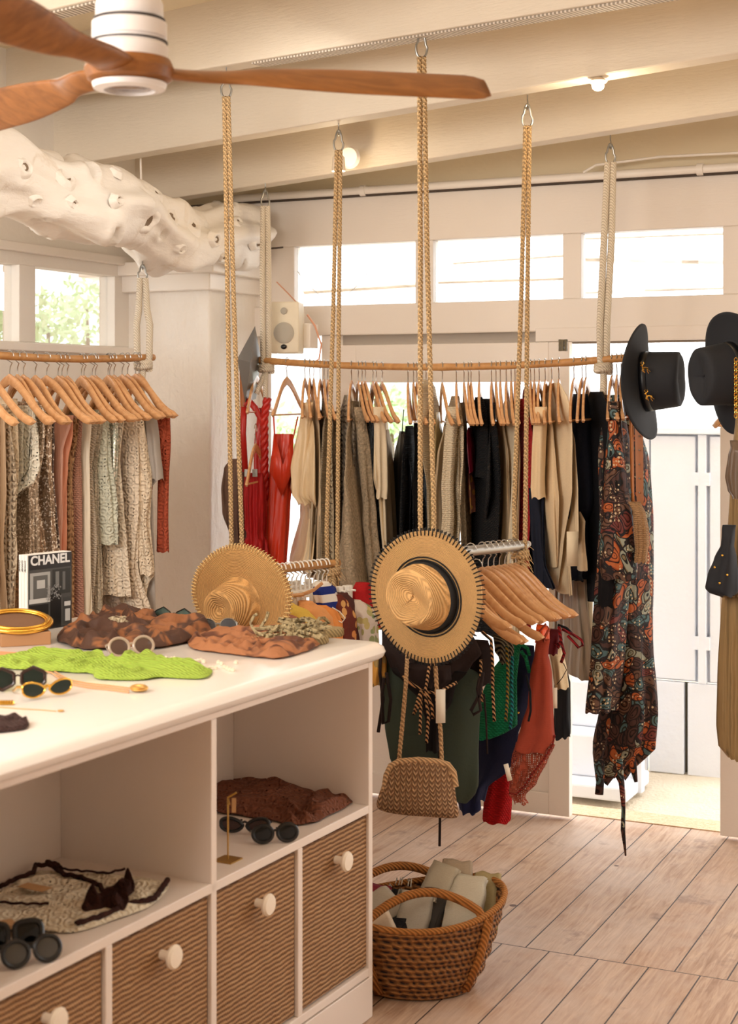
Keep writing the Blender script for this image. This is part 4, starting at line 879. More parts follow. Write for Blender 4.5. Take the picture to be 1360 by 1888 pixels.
H_(1137, -8, 'long paisley robe'); G('robe', PAI, 'long paisley robe with a pointed hem and trailing tie, rightmost on the rail', [(740,1140,1162),(850,1150,1190),(960,1156,1196),(1080,1150,1202),(1200,1140,1206),(1310,1112,1206),(1370,1100,1200),(1400,1098,1180),(1432,1100,1152)], 1146, 'robe', ang=.85, B=.07, folds=8, amp=.14, dy=.08, hem=.02, parts=[
    ('tie_belt', None, lambda: MB().tube([P(1141,1400,L(1146)-.05),P(1146,1450,L(1146)-.06),P(1149,1490,L(1146)-.06),P(1148,1530,L(1146)-.06),P(1153,1578,L(1146)-.06)], [.012,.010,.007,.008,.003], 8, flat=.5), 0, {}),
    ('tie_belt', None, lambda: MB().tube([P(1108,1400,L(1146)),P(1106,1440,L(1146)),P(1104,1465,L(1146))], [.012,.014,.015], 8, flat=.4), 0, {}),
    ('tie_belt', None, lambda: MB().tube([P(1162,1380,L(1146)),P(1166,1410,L(1146)),P(1172,1442,L(1146))], [.014,.014,.006], 8, flat=.4), 0, {})])
hang_at(1145, -6, 'last wooden hanger on the long rail, behind the leather belts')
# belts and cork bag at the right end
for i, (x0, x1, y1, what) in enumerate(((1158,1167,950,'tan leather belt with studs hanging left of the wider one beside the hat'), (1168,1184,930,'wide tan leather belt hanging at the right end of the long rail'))):
    Yq = L(1160)-.12-.02*i; m = MB(); wx = [(668,x0,x1),(800,x0+2,x1+1),(900,x0+4,x1+2),(y1,x0+6,x1+2)]
    m.loops([[P(a,y,Yq),P(b,y,Yq-.01),P(b,y,Yq-.007),P(a,y,Yq+.003)] for y,a,b in wx]); ob = m.build('belt', LEATH, loc=P(x0,668,Yq), smooth=False); tag(ob, what, 'belt', 'tan belts on the long rail')
    m = MB()
    for y in range(700, y1-10, 26): m.ico(P((x0+x1)/2+2, y, Yq-.012), .003, 8)
    m.build('studs', STEEL, ob, loc=ob.location)
Yq = L(1160)-.20
root = garment('crescent_bag', cloth('knit', (176,136,96)), [(925,1166,1172),(945,1166,1190),(975,1168,1195),(1005,1170,1196),(1028,1174,1188),(1036,1178,1184)], Yq, 'small tan crescent bag with fringe hanging beside the belts', 'bag', None, ang=0.2, B=.03, folds=9, amp=.12, parts=[
    ('strap', LEATH, wire([(1164,672),(1165,800),(1166,900),(1168,930)], Yq, .0035), 0, {})])
# low hanging pieces behind the swimwear
G('skirt', cloth('linen', (34,34,38)), 'black denim skirt hanging low beside the door leaf', [(1240,1024,1046),(1260,1022,1050),(1358,1018,1053)], 1040, 'skirt', ang=.5, B=.05, folds=7, amp=.12, dy=-.02)
G('trousers', cloth('linen', (226,196,150)), 'pale wooden coloured trousers between the stone dress and paisley kimono', [(1070,1072,1088),(1150,1070,1090),(1236,1072,1088)], 1080, 'trousers', ang=.5, B=.04, folds=5, amp=.1, dy=.1)
for nm, pxs in (('cream',(1112,)),):
    pass
# ------------------------------------------------------------------ clothes on the left rail
GL = 'pale dresses on the left rail'; HL = 'hangers on the left rail'
vang = atan2(-V.y, V.x)
def HLf(px, what, kind='broad', jit=0):
    p = lr(px); return put_hanger(kind, p, -vang+radians(jit-19), what, HL)
def GLf(name, mat, what, cat, pc, rows, B=.022, folds=8, amp=.16, **kw):
    # rows are the seen right edges; the hidden left edge is a shoulder width away
    Y = lrY(pc); k = F/Y; half = .17*k*.9
    parts = kw.pop('parts', ()); rr = []
    for py, xr in rows: rr.append((py, min(xr-2*half*.86, pc-half*.8), xr))
    return garment(name, mat, rr, Y-.02, what, cat, GL, parts, ang=vang, B=B, folds=folds, amp=amp, seed=int(pc)*3+5, nt=60, **kw)
RUST = cloth('lace', (172,76,48)); CREML = cloth('lace', (238,220,194)); IV = cloth('lace', (246,236,218)); SEQ = cloth('sequin', (176,152,128)); 
items = [
 (256,'rust crochet top','dress_rust'),(247,'grey jersey shirt',''),(238,'beige crochet jacket',''),(229,'cream scalloped lace dress',''),(221,'grey lace skirt suit',''),(212,'cream tasselled kaftan',''),
 (202,'sage sequinned gown',''),(194,'sage eyelet blouse',''),(186,'open net beach dress',''),(176,'long taupe knit dress',''),(167,'ivory tulle slip',''),(158,'dusty pink knit coat',''),
 (148,'tan cable knit dress',''),(138,'peach satin dress',''),(126,'rose silk robe',''),(114,'dark beaded dress',''),(102,'bronze sequinned gown',''),(90,'champagne sequinned gown',''),(76,'cream ruffled lace blouse',''),(62,'ivory feathered shawl',''),(46,'ivory lace kaftan',''),(30,'oatmeal chunky cardigan',''),(14,'oat ribbed dress',''),(-4,'sand crochet dress',''),(-24,'straw coloured tunic',''),(-50,'white cotton dress','')]
for i, (px, what, _) in enumerate(items):
    if i % 5 != 3 or i < 3: HLf(px+[0,3,-3,2,4,-2,0,5,-4][i % 9], 'broad wooden hanger carrying the %s' % what, jit=[-9,4,-3,8,0,-7,3][i % 7])
GLf('top', RUST, 'rust crochet top with a long narrow sleeve, rightmost on the left rail', 'top', 258, [(764,309),(800,311),(900,286),(960,284)], parts=[('sleeve', None, [(760,296,311),(820,298,312),(880,293,312),(960,291,312),(1017,290,313)], lrY(258)-.06, dict(ang=.2, B=.02, folds=3))])
GLf('shirt', cloth('plain', (176,168,160)), 'grey jersey shirt with short sleeves beside the rust crochet top', 'shirt', 247, [(757,284),(800,290),(840,292),(870,296),(882,296),(890,282),(1150,286)], parts=[('sleeve', None, [(760,270,284),(820,276,292),(875,282,298),(884,284,297)], lrY(247)-.08, dict(ang=.3))])
GLf('jacket', CREML, 'beige crochet jacket with tiered sleeve left of the grey shirt', 'jacket', 238, [(760,268),(830,274),(880,280),(960,276),(1055,285),(1075,272),(1150,262)], parts=[('sleeve', None, [(765,246,262),(840,250,272),(900,256,281),(960,250,272),(1060,258,284)], lrY(238)-.09, dict(ang=.3, B=.02))])
GLf('dress', cloth('lace', (232,214,190)), 'cream scalloped lace dress reaching behind the brown scarf', 'dress', 229, [(765,258),(850,262),(950,262),(1040,256),(1150,288)], folds=7)
GLf('skirt_suit', cloth('lace', (150,132,116)), 'grey lace skirt suit under the tasselled kaftan', 'suit', 221, [(790,232),(900,230),(1000,222),(1060,212),(1150,236)])
GLf('kaftan', cloth('lace', (236,220,196)), 'cream tasselled kaftan with fringe at its hem', 'kaftan', 212, [(760,236),(850,226),(950,232),(1045,238),(1095,243)])
GLf('gown', cloth('sequin', (196,198,178)), 'sage sequinned gown with a draped bodice', 'gown', 202, [(755,222),(800,224),(870,222),(960,218),(1000,216)])
GLf('blouse', cloth('lace', (210,210,190)), 'sage eyelet blouse left of the sequinned gown', 'blouse', 194, [(765,206),(850,208),(930,218),(1000,218)])
GLf('dress', cloth('mesh', (222,206,180)), 'open net beach dress hanging down to the counter', 'dress', 186, [(770,196),(860,184),(950,186),(1050,192),(1150,195)])
GLf('dress', cloth('knit', (210,192,170)), 'long taupe knit dress left of the open net dress', 'dress', 176, [(775,184),(860,172),(1000,182),(1150,176)])
GLf('slip', cloth('silk', (226,212,188)), 'ivory tulle slip above the long taupe knit dress', 'slip', 167, [(770,176),(850,170),(950,172),(1150,174)])
GLf('coat', cloth('knit', (190,138,116)), 'dusty pink knit coat right of the cable knit dress', 'coat', 158, [(765,160),(850,153),(1000,152),(1150,156)])
GLf('dress', cloth('chunky', (184,140,98)), 'tan cable knit dress right of the peach dress', 'dress', 148, [(770,152),(880,137),(1000,138),(1150,137)])
GLf('dress', cloth('silk', (222,150,118)), 'peach satin dress beside the sequinned gown', 'dress', 138, [(765,139),(800,137),(850,127),(950,125),(1015,124)])
GLf('robe', cloth('silk', (206,150,126)), 'rose silk robe behind the peach satin dress', 'robe', 127, [(765,140),(830,120),(950,119),(1015,117)])
GLf('dress', cloth('sequin', (110,92,84)), 'dark beaded dress left of the peach satin dress', 'dress', 114, [(762,108),(800,104),(870,100),(1015,112)])
GLf('gown', cloth('sequin', (170,140,112)), 'bronze sequinned gown behind the book', 'gown', 102, [(755,100),(850,98),(950,106),(1020,112)])
GLf('gown', cloth('sequin', (186,164,140)), 'champagne sequinned gown left of the bronze one', 'gown', 90, [(740,86),(800,90),(900,76),(1020,78)])
GLf('blouse', IV, 'cream ruffled lace blouse with full elbow sleeves', 'blouse', 76, [(748,70),(800,78),(860,80),(890,66),(905,38)], crumple=.012, amp=.3, folds=13)
GLf('shawl', cloth('teddy', (236,222,196)), 'ivory feathered shawl under the ruffled blouse', 'shawl', 62, [(760,52),(850,50),(920,36)], crumple=.01)
GLf('kaftan', cloth('lace', (226,206,176)), 'ivory lace kaftan near the left edge', 'kaftan', 46, [(735,40),(850,40),(950,36),(1100,34),(1150,30)])
GLf('cardigan', cloth('chunky', (228,206,176)), 'oatmeal chunky cardigan near the left edge', 'cardigan', 30, [(745,24),(850,34),(950,34),(1020,38),(1150,24)], crumple=.006)
GLf('dress', cloth('pleat', (196,166,134)), 'oat ribbed dress cut by the left edge', 'dress', 14, [(748,14),(900,16),(1000,10),(1150,18)])
GLf('dress', cloth('mesh', (206,180,146)), 'sand crochet dress cut by the left edge', 'dress', -4, [(752,2),(900,6),(1150,6)])
# ------------------------------------------------------------------ small clothes on rail A
def ra(s_): return A0.lerp(A1, s_)
aD = (A1-A0).normalized(); perpA = Vector((aD.y, -aD.x, 0)); rzA = atan2(perpA.y, perpA.x)
kid = ['hidden by the straw hat','beside the straw hat','with two clips before the yellow top','second in the tight bunch','third in the tight bunch','over the yellow top','over the peach top','leaning towards the rope','before the striped strap','nearest the middle of the rail','carrying the burgundy print','carrying the green print','over the red pennant','closest to the knot','just left of the knot','behind the striped strap','under the wooden clip hanger','in the last bunch of hooks']
for i, w_ in enumerate(kid):
    s_ = .14+.80*i/(len(kid)-1)
    put_hanger('kid', ra(s_), rzA+radians([4,-6,8,-3,10,-8][i % 6]), 'white plastic clip hanger on the short rail, %s' % w_, 'white clip hangers')
GA = 'small clothes on the short rail'
YA = lambda px: atpx(px, A0, aD).y-.08
def GAk(name, c, what, rows, ang=.7, kind='linen', c2=None, Y=None, **kw):
    px = (rows[0][1]+rows[0][2])/2; return garment(name, cloth(kind, c, c2), rows, Y or YA(min(px,640)), what, name.replace('_', ' '), GA, (), ang=ang, B=kw.pop('B', .05), folds=6, amp=kw.pop('amp', .12), seed=int(px), **kw)
GAk('top', (232,196,90), 'small yellow top clipped below the rail, left of the peach one', [(1112,516,540),(1124,512,566),(1145,510,584),(1200,512,590)], Y=4.94)
GAk('shirt', (176,116,96), 'small dusty pink shirt beside the straw hat', [(1128,500,520),(1140,504,545),(1155,508,570),(1200,510,580)], Y=4.84)
GAk('shirt', (240,170,110), 'small peach shirt clipped in the middle of the short rail', [(1108,545,580),(1124,548,600),(1140,560,612),(1200,566,620)], Y=5.02)
GAk('dress', (246,158,84), 'small orange dress with a pointed shoulder', [(1116,580,600),(1130,582,618),(1150,590,625),(1200,592,625)], Y=5.05)
GAk('strap_top', (236,230,220), 'small blue and white striped strap top', [(1072,588,598),(1090,592,604),(1110,596,612),(1150,606,620)], kind='stripe', c2=(36,52,130), Y=5.10)
GAk('dress', (110,48,36), 'small maroon dress with an orange print', [(1096,606,628),(1110,604,640),(1140,618,648),(1200,620,650)], kind='floral', c2=(214,120,60), Y=5.13)
GAk('vest', (84,48,44), 'small dark brown vest beneath the last clips', [(1092,622,634),(1120,622,650),(1200,630,660)], Y=5.16)
GAk('shirt', (206,190,176), 'small cream shirt with green and red trim', [(1106,642,662),(1118,642,684),(1135,646,694),(1200,650,696)], kind='floral', c2=(60,120,90), Y=5.2)
GAk('pennant_top', (170,26,28), 'small red and yellow pointed top near the stitched hat', [(1074,664,672),(1095,660,680),(1112,658,694),(1160,662,700)], Y=5.26)
GAk('top', (226,176,60), 'small mustard top beside the red pointed one', [(1100,682,690),(1116,684,700),(1160,684,704)], Y=5.3)
m = MB(); m.tube([P(552,1098,5.0),P(578,1088,5.02),P(594,1075,5.04)], .006, 8, flat=.6); m.tube([P(520,1100,5.0),P(560,1096,5.0)], .006, 8)
tag(m.build('clip_hanger', HANGW), 'thin wooden skirt hanger among the white plastic clips', 'hanger')
m = MB(); m.tube([P(612,1120,5.06),P(626,1128,5.06),P(636,1140,5.06),P(630,1148,5.06),P(622,1144,5.06)], .0022, 6); tag(m.build('wire_hook', plain('white_plastic', S(238,232,222), .35)), 'loose white hook dangling below the striped strap top', 'hook')
# ------------------------------------------------------------------ swimwear rail
bD = (B1-B0).normalized(); perpB = Vector((bD.y, -bD.x, 0)); rzB = atan2(perpB.y, perpB.x)
wl = ['brown halter top','olive swimsuit','bikini with leopard cord ties','second leopard bikini','metallic cord bikini','emerald wrap','teal cord bikini','navy swimsuit','orange gauze piece','red knitted skirt','rust mesh swimsuit','burgundy corded top','black wrap top','cream linen top']
for i, w_ in enumerate(wl):
    s_ = .14+.81*i/(len(wl)-1); put_hanger('wide', B0.lerp(B1, s_)+Z*.004-Z*(.05 if i in (2,4,6) else 0), rzB+radians([3,-4,6,0,-6,2][i % 6]), 'shiny wooden hanger carrying the %s' % w_, 'hangers on the swimwear rail')
GS = 'swimwear on the short rail'
def GSk(name, mat, what, rows, Y, ang=.3, parts=(), **kw): return garment(name, mat, rows, Y, what, name.replace('_',' ').replace('swim top','bikini top'), GS, parts, ang=ang, B=kw.pop('B', .03), folds=kw.pop('folds', 5), amp=kw.pop('amp', .08), seed=int(rows[0][1])+3, **kw)
BRN = cloth('plain', (38,26,24)); LEO = cloth('cord', (214,164,116), (30,20,18)); 
GSk('halter_top', BRN, 'dark brown halter top with long ties behind the straw hat', [(1150,700,860),(1200,700,880),(1225,716,862),(1245,726,850),(1262,750,830)], 4.56, parts=[
    ('tie', None, wire([(702,1200),(700,1240),(706,1290),(697,1350)], 4.52, .005), 0, {}),
    ('tie', None, wire([(712,1240),(720,1290),(716,1330),(706,1335),(704,1280),(708,1250)], 4.50, .005), 0, {}),
    ('tie', None, wire([(890,1240),(884,1280),(868,1310),(872,1318),(886,1310),(880,1270),(884,1250)], 4.48, .005), 0, {})])
GSk('swimsuit', cloth('plain', (62,72,62)), 'olive green high cut swimsuit with dark lower edge', [(1200,704,800),(1240,706,888),(1290,706,888),(1340,712,884),(1400,722,880),(1440,740,878),(1462,770,872),(1476,800,860)], 4.62, folds=4, parts=[
    ('dark_front', cloth('plain', (24,18,18)), [(1235,720,860),(1262,745,840),(1290,772,835),(1330,785,812),(1385,786,810)], 4.60-.06, dict(ang=.3, B=.012)),
    ('tie', BRN, wire([(809,1380),(810,1440),(811,1500),(810,1560)], 4.56, .004), 0, {})])
GSk('swim_top', BRN, 'dark brown bikini top with leopard cord bow on the front', [(1225,742,830),(1250,750,832),(1268,764,815)], 4.50, B=.02, parts=[
    ('cord', LEO, wire([(742,1246),(760,1262),(776,1272),(800,1278),(820,1270),(842,1258)], 4.46, .0045, cordy=False), 0, {}),
    ('cord', LEO, wire([(778,1272),(772,1300),(762,1318),(770,1290),(776,1274)], 4.45, .0045), 0, {}),
    ('cord', LEO, wire([(782,1272),(790,1320),(786,1370)], 4.45, .0045), 0, {}),
    ('cord', LEO, wire([(776,1272),(775,1320),(774,1354)], 4.455, .0045), 0, {}),
    ('cord', LEO, wire([(792,1222),(788,1250),(784,1272),(796,1300),(798,1325)], 4.44, .0045), 0, {}),
    ('price_tag', plain('tag_card', S(232,222,204), .6), card(812,1302,18,62,4.43,.2), 0, {})])
GSk('bikini_bottom', BRN, 'dark bikini bottom with hanging leopard cord, right of the olive swimsuit', [(1180,860,900),(1210,862,910),(1260,876,905)], 4.60, parts=[
    ('cord', LEO, wire([(888,1165),(905,1180),(908,1220),(908,1270),(911,1330)], 4.54, .0048), 0, {}),
    ('cord', LEO, wire([(886,1216),(886,1250),(888,1294)], 4.54, .0048), 0, {}),
    ('tie', None, wire([(892,1280),(896,1330),(898,1390)], 4.53, .003), 0, {})])
GSk('metallic_bikini', cloth('cord', (120,112,90), (30,28,24)), 'dark metallic cord bikini left of the emerald wrap', [(1170,906,940),(1200,910,944),(1225,925,940)], 4.62, B=.02, crumple=.01, parts=[
    ('cord', cloth('cord', (150,120,50), (30,60,54)), wire([(934,1190),(936,1240),(935,1290),(932,1330)], 4.56, .0048), 0, {}),
    ('cord', cloth('cord', (30,130,130), (20,60,70)), wire([(944,1210),(943,1260),(944,1310),(940,1345)], 4.57, .0048), 0, {})])
EM = cloth('knit', (20,128,84))
GSk('wrap', EM, 'emerald green knitted wrap with a tie, between olive and rust pieces', [(1184,944,960),(1200,930,958),(1250,900,952),(1300,884,952),(1335,880,953),(1352,880,930),(1360,880,900)], 4.74, folds=4, parts=[
    ('tie', None, wire([(948,1188),(958,1186),(972,1196),(976,1208),(968,1212),(960,1200)], 4.66, .006), 0, {}), ('tie', None, wire([(968,1208),(972,1225),(976,1240)], 4.66, .006), 0, {})])
NV = cloth('plain', (26,30,58))
GSk('swimsuit', NV, 'navy blue swimsuit with a scooped hem beneath the emerald wrap', [(1190,956,985),(1250,946,988),(1320,920,968),(1350,880,955),(1390,878,958),(1420,876,935),(1450,874,900),(1474,878,886)], 4.80, folds=4, parts=[('bead', GOLD, lambda: MB().ico(P(877,1446,4.76), .004, 8), 0, {}), ('bead', GOLD, lambda: MB().ico(P(955,1314,4.76), .004, 8), 0, {})])
GSk('shorts', cloth('plain', (30,34,66)), 'navy blue shorts showing right of the crochet bag', [(1440,840,884),(1470,842,886),(1490,846,887),(1497,850,880)], 4.82)
RUS = cloth('mesh', (164,72,48)); RUSS = cloth('linen', (158,66,46))
GSk('swimsuit', RUSS, 'rust red halter swimsuit with mesh skirt, lowest at its right corner', [(1178,998,1004),(1200,986,1010),(1240,978,1017),(1300,974,1019),(1340,962,1021),(1360,956,1023),(1385,950,1005)], 4.66, folds=4, parts=[
    ('mesh_skirt', RUS, [(1370,952,1022),(1400,944,1010),(1440,940,990),(1465,938,968),(1480,955,968)], 4.66, dict(ang=.3, B=.02, amp=.1)),
    ('edging', cloth('cord', (140,40,30)), wire([(1022,1355),(1018,1375),(1002,1400),(982,1425),(966,1450),(950,1465),(938,1462)], 4.63, .003), 0, {}),
    ('strap', None, wire([(1000,1182),(1012,1160),(1006,1150),(994,1165),(1003,1184)], 4.63, .004), 0, {}),
    ('tie', BLKC, wire([(970,1245),(977,1275),(978,1310),(974,1330)], 4.6, .0035), 0, {})])
GSk('knitted_skirt', cloth('knit', (190,18,22)), 'bright red knitted skirt, lowest piece beneath the mesh swimsuit', [(1418,902,940),(1432,898,944),(1480,892,942),(1510,890,940),(1515,892,935)], 4.86, amp=.1, parts=[
    ('ribbon', cloth('silk', (236,96,30)), wire([(904,1424),(918,1432),(926,1426),(914,1418),(906,1428)], 4.80, .007), 0, {}),
    ('price_tag', plain('tag_card', S(232,222,204), .6), card(936,1424,9,32,4.6,.1,roll=.25), 0, {})])
GSk('scarf', cloth('silk', (240,90,24)), 'orange gauze scarf knotted above the rust swimsuit', [(1152,992,1004),(1168,988,1008),(1185,992,1002)], 4.70, crumple=.008)
GSk('corded_top', cloth('linen', (92,22,30)), 'burgundy top with looping red cord bow at the hanger tips', [(1160,1008,1030),(1180,1010,1026),(1205,1012,1018)], 4.74, parts=[
    ('cord', cloth('cord', (150,30,36), (90,16,24)), wire([(1030,1155),(1034,1180),(1028,1195),(1022,1190),(1034,1182),(1040,1205),(1034,1222)], 4.68, .005), 0, {}),
    ('cord', cloth('cord', (150,30,36), (90,16,24)), wire([(1036,1160),(1056,1170),(1072,1180),(1074,1190),(1066,1194),(1056,1182),(1046,1172)], 4.69, .0045), 0, {}),
    ('tie', BLKC, wire([(1028,1152),(1044,1158),(1058,1172)], 4.7, .004), 0, {})])
GSk('linen_top', cloth('linen', (228,208,172)), 'cream linen top hanging right of the rust swimsuit', [(1195,1018,1030),(1240,1020,1044),(1268,1030,1042)], 4.82, parts=[
    ('price_tag', plain('tag_card', S(232,222,204), .6), card(1021,1287,12,38,4.7,.1), 0, {}), ('tag_string', BLKC, wire([(1038,1222),(1044,1235),(1036,1250),(1026,1262)], 4.7, .0012), 0, {})])
GSk('leopard_top', cloth('floral', (206,150,70), (30,22,18)), 'mustard leopard print top peeking out behind the counter corner', [(1196,692,704),(1240,692,704),(1262,692,700)], 4.62)
put_hanger('wide', Vector(B0)-bD*.05+Vector((0,.1,0)), rzB+radians(140), 'wooden hanger sticking out left of the stitched straw hat', 'hangers on the swimwear rail')
# ------------------------------------------------------------------ hats
def hat_mesh(R, rc, hc, brim_f, oval=1.12, dent=.03, pinch=.25, NA=72, flare=.0, taper=.12, th=.0):
    L_ = []; 
    def ring(f): L_.append([f(2*pi*j/NA) for j in range(NA)])
    nb = 10
    for k in range(nb+1):
        r = R-(R-rc)*k/nb; ring(lambda a: Vector((r*cos(a)*(oval*(k/nb)+(1-k/nb)*1.04), r*sin(a), brim_f(a, (r-rc)/(R-rc)))))
    ns = 12
    for k in range(1, ns+1):
        s_ = k/ns; r = rc*(1-taper*s_)
        def f(a, s_=s_, r=r):
            x = r*cos(a)*oval; y = r*sin(a); fr_ = max(0, cos(a)); y *= 1-pinch*fr_**3*s_*s_; x *= 1+.0*fr_
            return Vector((x, y, hc*s_+.012*s_*fr_))
        ring(f)
    rr = rc*(1-taper)
    for k in range(1, 13):
        s_ = 1-k/12.5; 
        def f(a, s_=s_):
            x = rr*cos(a)*oval*s_; y = rr*sin(a)*s_; fr_ = max(0, cos(a)); y *= 1-pinch*fr_**3
            z = hc+.012*sqrt(max(0,1-s_**4))+.012*fr_*s_ - dent*exp(-(y/.032)**2)*(1-s_**3)*(1 if cos(a) > -.2 else .8)
            return Vector((x, y, z))
        ring(f)
    m = MB(); m.loops(L_, cap0=False); return m
def orient(o, loc, axis, spin=0):
    z = Vector(axis).normalized(); x = Vector((0,0,1)); x = (x-z*x.dot(z)).normalized(); y = z.cross(x)
    M_ = Matrix((x, y, z)).transposed().to_4x4(); M_ = Matrix.Translation(loc) @ M_ @ Matrix.Rotation(spin, 4, 'Z'); o.matrix_world = M_
def hat(name, mat, R, rc, hc, brim_f, loc, axis, spin, label, thick=.004, **kw):
    root = empty(name, (0,0,0)); tag(root, label, 'hat')
    o = hat_mesh(R, rc, hc, brim_f, **kw).build('felt' if 'black' in label else 'woven_body', mat, root, angle=0)
    s_ = o.modifiers.new('thick', 'SOLIDIFY'); s_.thickness = thick; s_.offset = 0
    return root
bf = lambda a, s_: .010*s_*s_*cos(2*a)+.004*s_
STR = straw('straw_weave', (212,166,108), True, 85); STR2 = straw('straw_weave_coarse', (196,148,90), True, 72)
BK = plain('black_raffia', S(16,14,14), .8)
ht = hat('straw_hat', STR, .182, .092, .082, bf, None, None, 0, 'round straw hat with black band and black stitched brim hanging on the jute ropes', oval=1.14, dent=.026, pinch=.22, taper=.2)
m = MB()
for k in range(92):
    a = 2*pi*k/92; c_, s_ = cos(a), sin(a); e1 = Vector((c_*1.04, s_, 0)); z_ = bf(a, 1)
    m.tube([Vector((.168*c_*1.04,.168*s_,bf(a,.86)+.003)), Vector((.189*c_*1.04,.189*s_,z_+.003)), Vector((.190*c_*1.04,.190*s_,z_-.004)), Vector((.168*c_*1.04,.168*s_,bf(a,.86)-.004))], .0018, 5)
st_ = m.build('edge_stitching', BK, ht, angle=0); st_['label'] = 'black blanket stitching around the brim'
m = MB(); 
for (s0, s1, dz) in ((.05,.30,0),(-.06,-.01,0)):
    L_ = []
    for sgn in ((s0, 1.035),(s1, 1.035)):
        s_, k = sgn; r = .0935*(1-.2*max(0,s_))*k + (.012 if s_ < 0 else 0)
        L_.append([Vector((r*cos(2*pi*j/72)*1.14, r*sin(2*pi*j/72)*(1-.22*max(0,cos(2*pi*j/72))**3*max(0,s_)**2), max(.0045,.082*s_)+.012*s_*max(0,cos(2*pi*j/72)) if s_ >= 0 else .006)) for j in range(72)])
    if s0 > 0: m.loops(L_, cap0=False, cap1=False)
bd = m.build('hat_band', BK, ht); mo = bd.modifiers.new('t', 'SOLIDIFY'); mo.thickness = .003
m = MB()
for r in (.098, .106): m.tube([Vector((r*cos(2*pi*j/60)*1.13, r*sin(2*pi*j/60), bf(2*pi*j/60,(r-.09)/.096)+.004)) for j in range(60)], .0022, 6, ring=True)
m.build('band_cord', BK, ht)
orient(ht, P(787,1100,4.29), (-.60,-.80,.06), radians(-118))
bf2 = lambda a, s_: s_*s_*(.020*cos(2*a+2.6)+.012*sin(3*a)-.03*max(0,sin(a+1.2)))
ht2 = hat('straw_hat', STR2, .18, .082, .085, bf2, None, None, 0, 'floppy plain straw hat with wavy brim standing behind the rear edge of the counter', oval=1.12, dent=.02, pinch=.15, taper=.22)
m = MB(); 
for k in range(100):
    a = 2*pi*k/100; c_, s_ = cos(a)*1.04, sin(a); z0 = bf2(a,1)
    m.tube([Vector((.166*c_,.166*s_,bf2(a,.87)+.003)), Vector((.183*c_,.183*s_,z0+.003)), Vector((.183*c_,.183*s_,z0-.004))], .0022, 4)
m.build('edge_stitching', straw('raffia_edge', (226,188,126), False, 40), ht2, angle=0)
orient(ht2, P(441,1114,4.72), (-.62,-.77,-.14), radians(-60))
FELT = plain('black_felt', S(26,28,34), .8)
def hat_black(label, loc, axis, spin, pins=()):
    root = hat('felt_hat', FELT, .187, .082, .115, lambda a, s_: .020*s_*s_*(cos(2*a))-.006*s_, None, None, 0, label, oval=1.2, dent=.02, pinch=.14, taper=.10, thick=.005)
    m = MB(); L_ = [[Vector((r*1.2*cos(2*pi*j/60), r*sin(2*pi*j/60), z_)) for j in range(60)] for r, z_ in ((.0845,.004),(.0835,.03))]; m.loops(L_, cap0=False, cap1=False); q = m.build('hat_band', plain('black_ribbon', S(10,10,14), .4), root); mo = q.modifiers.new('t','SOLIDIFY'); mo.thickness = .002
    orient(root, loc, axis, spin); return root
bh = hat_black('black felt hat with small gold deer pins at the right end of the long rail', P(1186,704,5.15), (.90,-.42,.07), radians(8))
bpy.context.view_layer.update()
def deer(c, sc_, root, spin=0):
    m = MB(); n_ = Vector((.45,-.89,0)); a1 = Vector((.89,.45,0)); fl_ = lambda x, z: c+a1*x*sc_+Z*z*sc_
    def sg(pts, r): m.tube([fl_(*p) for p in pts], r*sc_, 5)
    sg([(-.5,.1),(0,.15),(.5,.05)], .14); sg([(.5,.05),(.7,-.25),(1.0,-.4)], .06); sg([(.4,0),(.4,-.4),(.7,-.7)], .06)
    sg([(-.45,.1),(-.6,-.3),(-.3,-.5)], .06); sg([(-.3,.1),(-.3,-.3),(-.05,-.6)], .06); sg([(-.5,.15),(-.6,.45)], .09); sg([(-.62,.48),(-.9,.42)], .08)
    sg([(-.6,.5),(-.8,.85),(-.75,1.1)], .04); sg([(-.55,.5),(-.3,.8),(-.35,1.1)], .04); sg([(-.75,.75),(-1.0,.95)], .04); sg([(-.42,.7),(-.15,.85)], .04)
    o = m.build('deer_pin', GOLD); mw = o.matrix_world.copy(); o.parent = root; o.matrix_parent_inverse = root.matrix_world.inverted(); o['label'] = 'small gold leaping deer pin'
deer(P(1189,680,5.030), .021, bh); deer(P(1196,731,5.045), .021, bh)
hat_black('black felt hat facing left at the right edge of the picture', P(1352,688,4.85), (-.94,-.34,-.10), radians(188))
# things at the right edge
YR = 4.82
def GR_(name, mat, what, cat, rows, Y=YR, **kw): return garment(name, mat, rows, Y, what, cat, None, kw.pop('parts', ()), **kw)
GR_('dress', cloth('pleat', (150,122,82)), 'long khaki dress with frayed hem at the right edge of the picture', 'dress', [(760,1352,1400),(850,1348,1410),(1090,1338,1420),(1105,1334,1420),(1250,1328,1430),(1340,1326,1430),(1385,1330,1430),(1398,1345,1428)], ang=.5, B=.06, folds=15, amp=.12, parts=[
    ('fringe', cloth('chunky', (160,132,92)), [(1088,1336,1420),(1100,1333,1422)], YR-.02, dict(ang=.5, B=.065, crumple=.01))])
GR_('bralette', cloth('silk', (104,84,66)), 'brown satin bralette hanging over the khaki dress', 'top', [(812,1350,1366),(840,1342,1380),(880,1338,1385),(905,1342,1382),(918,1350,1375)], Y=4.72, ang=.3, B=.035)
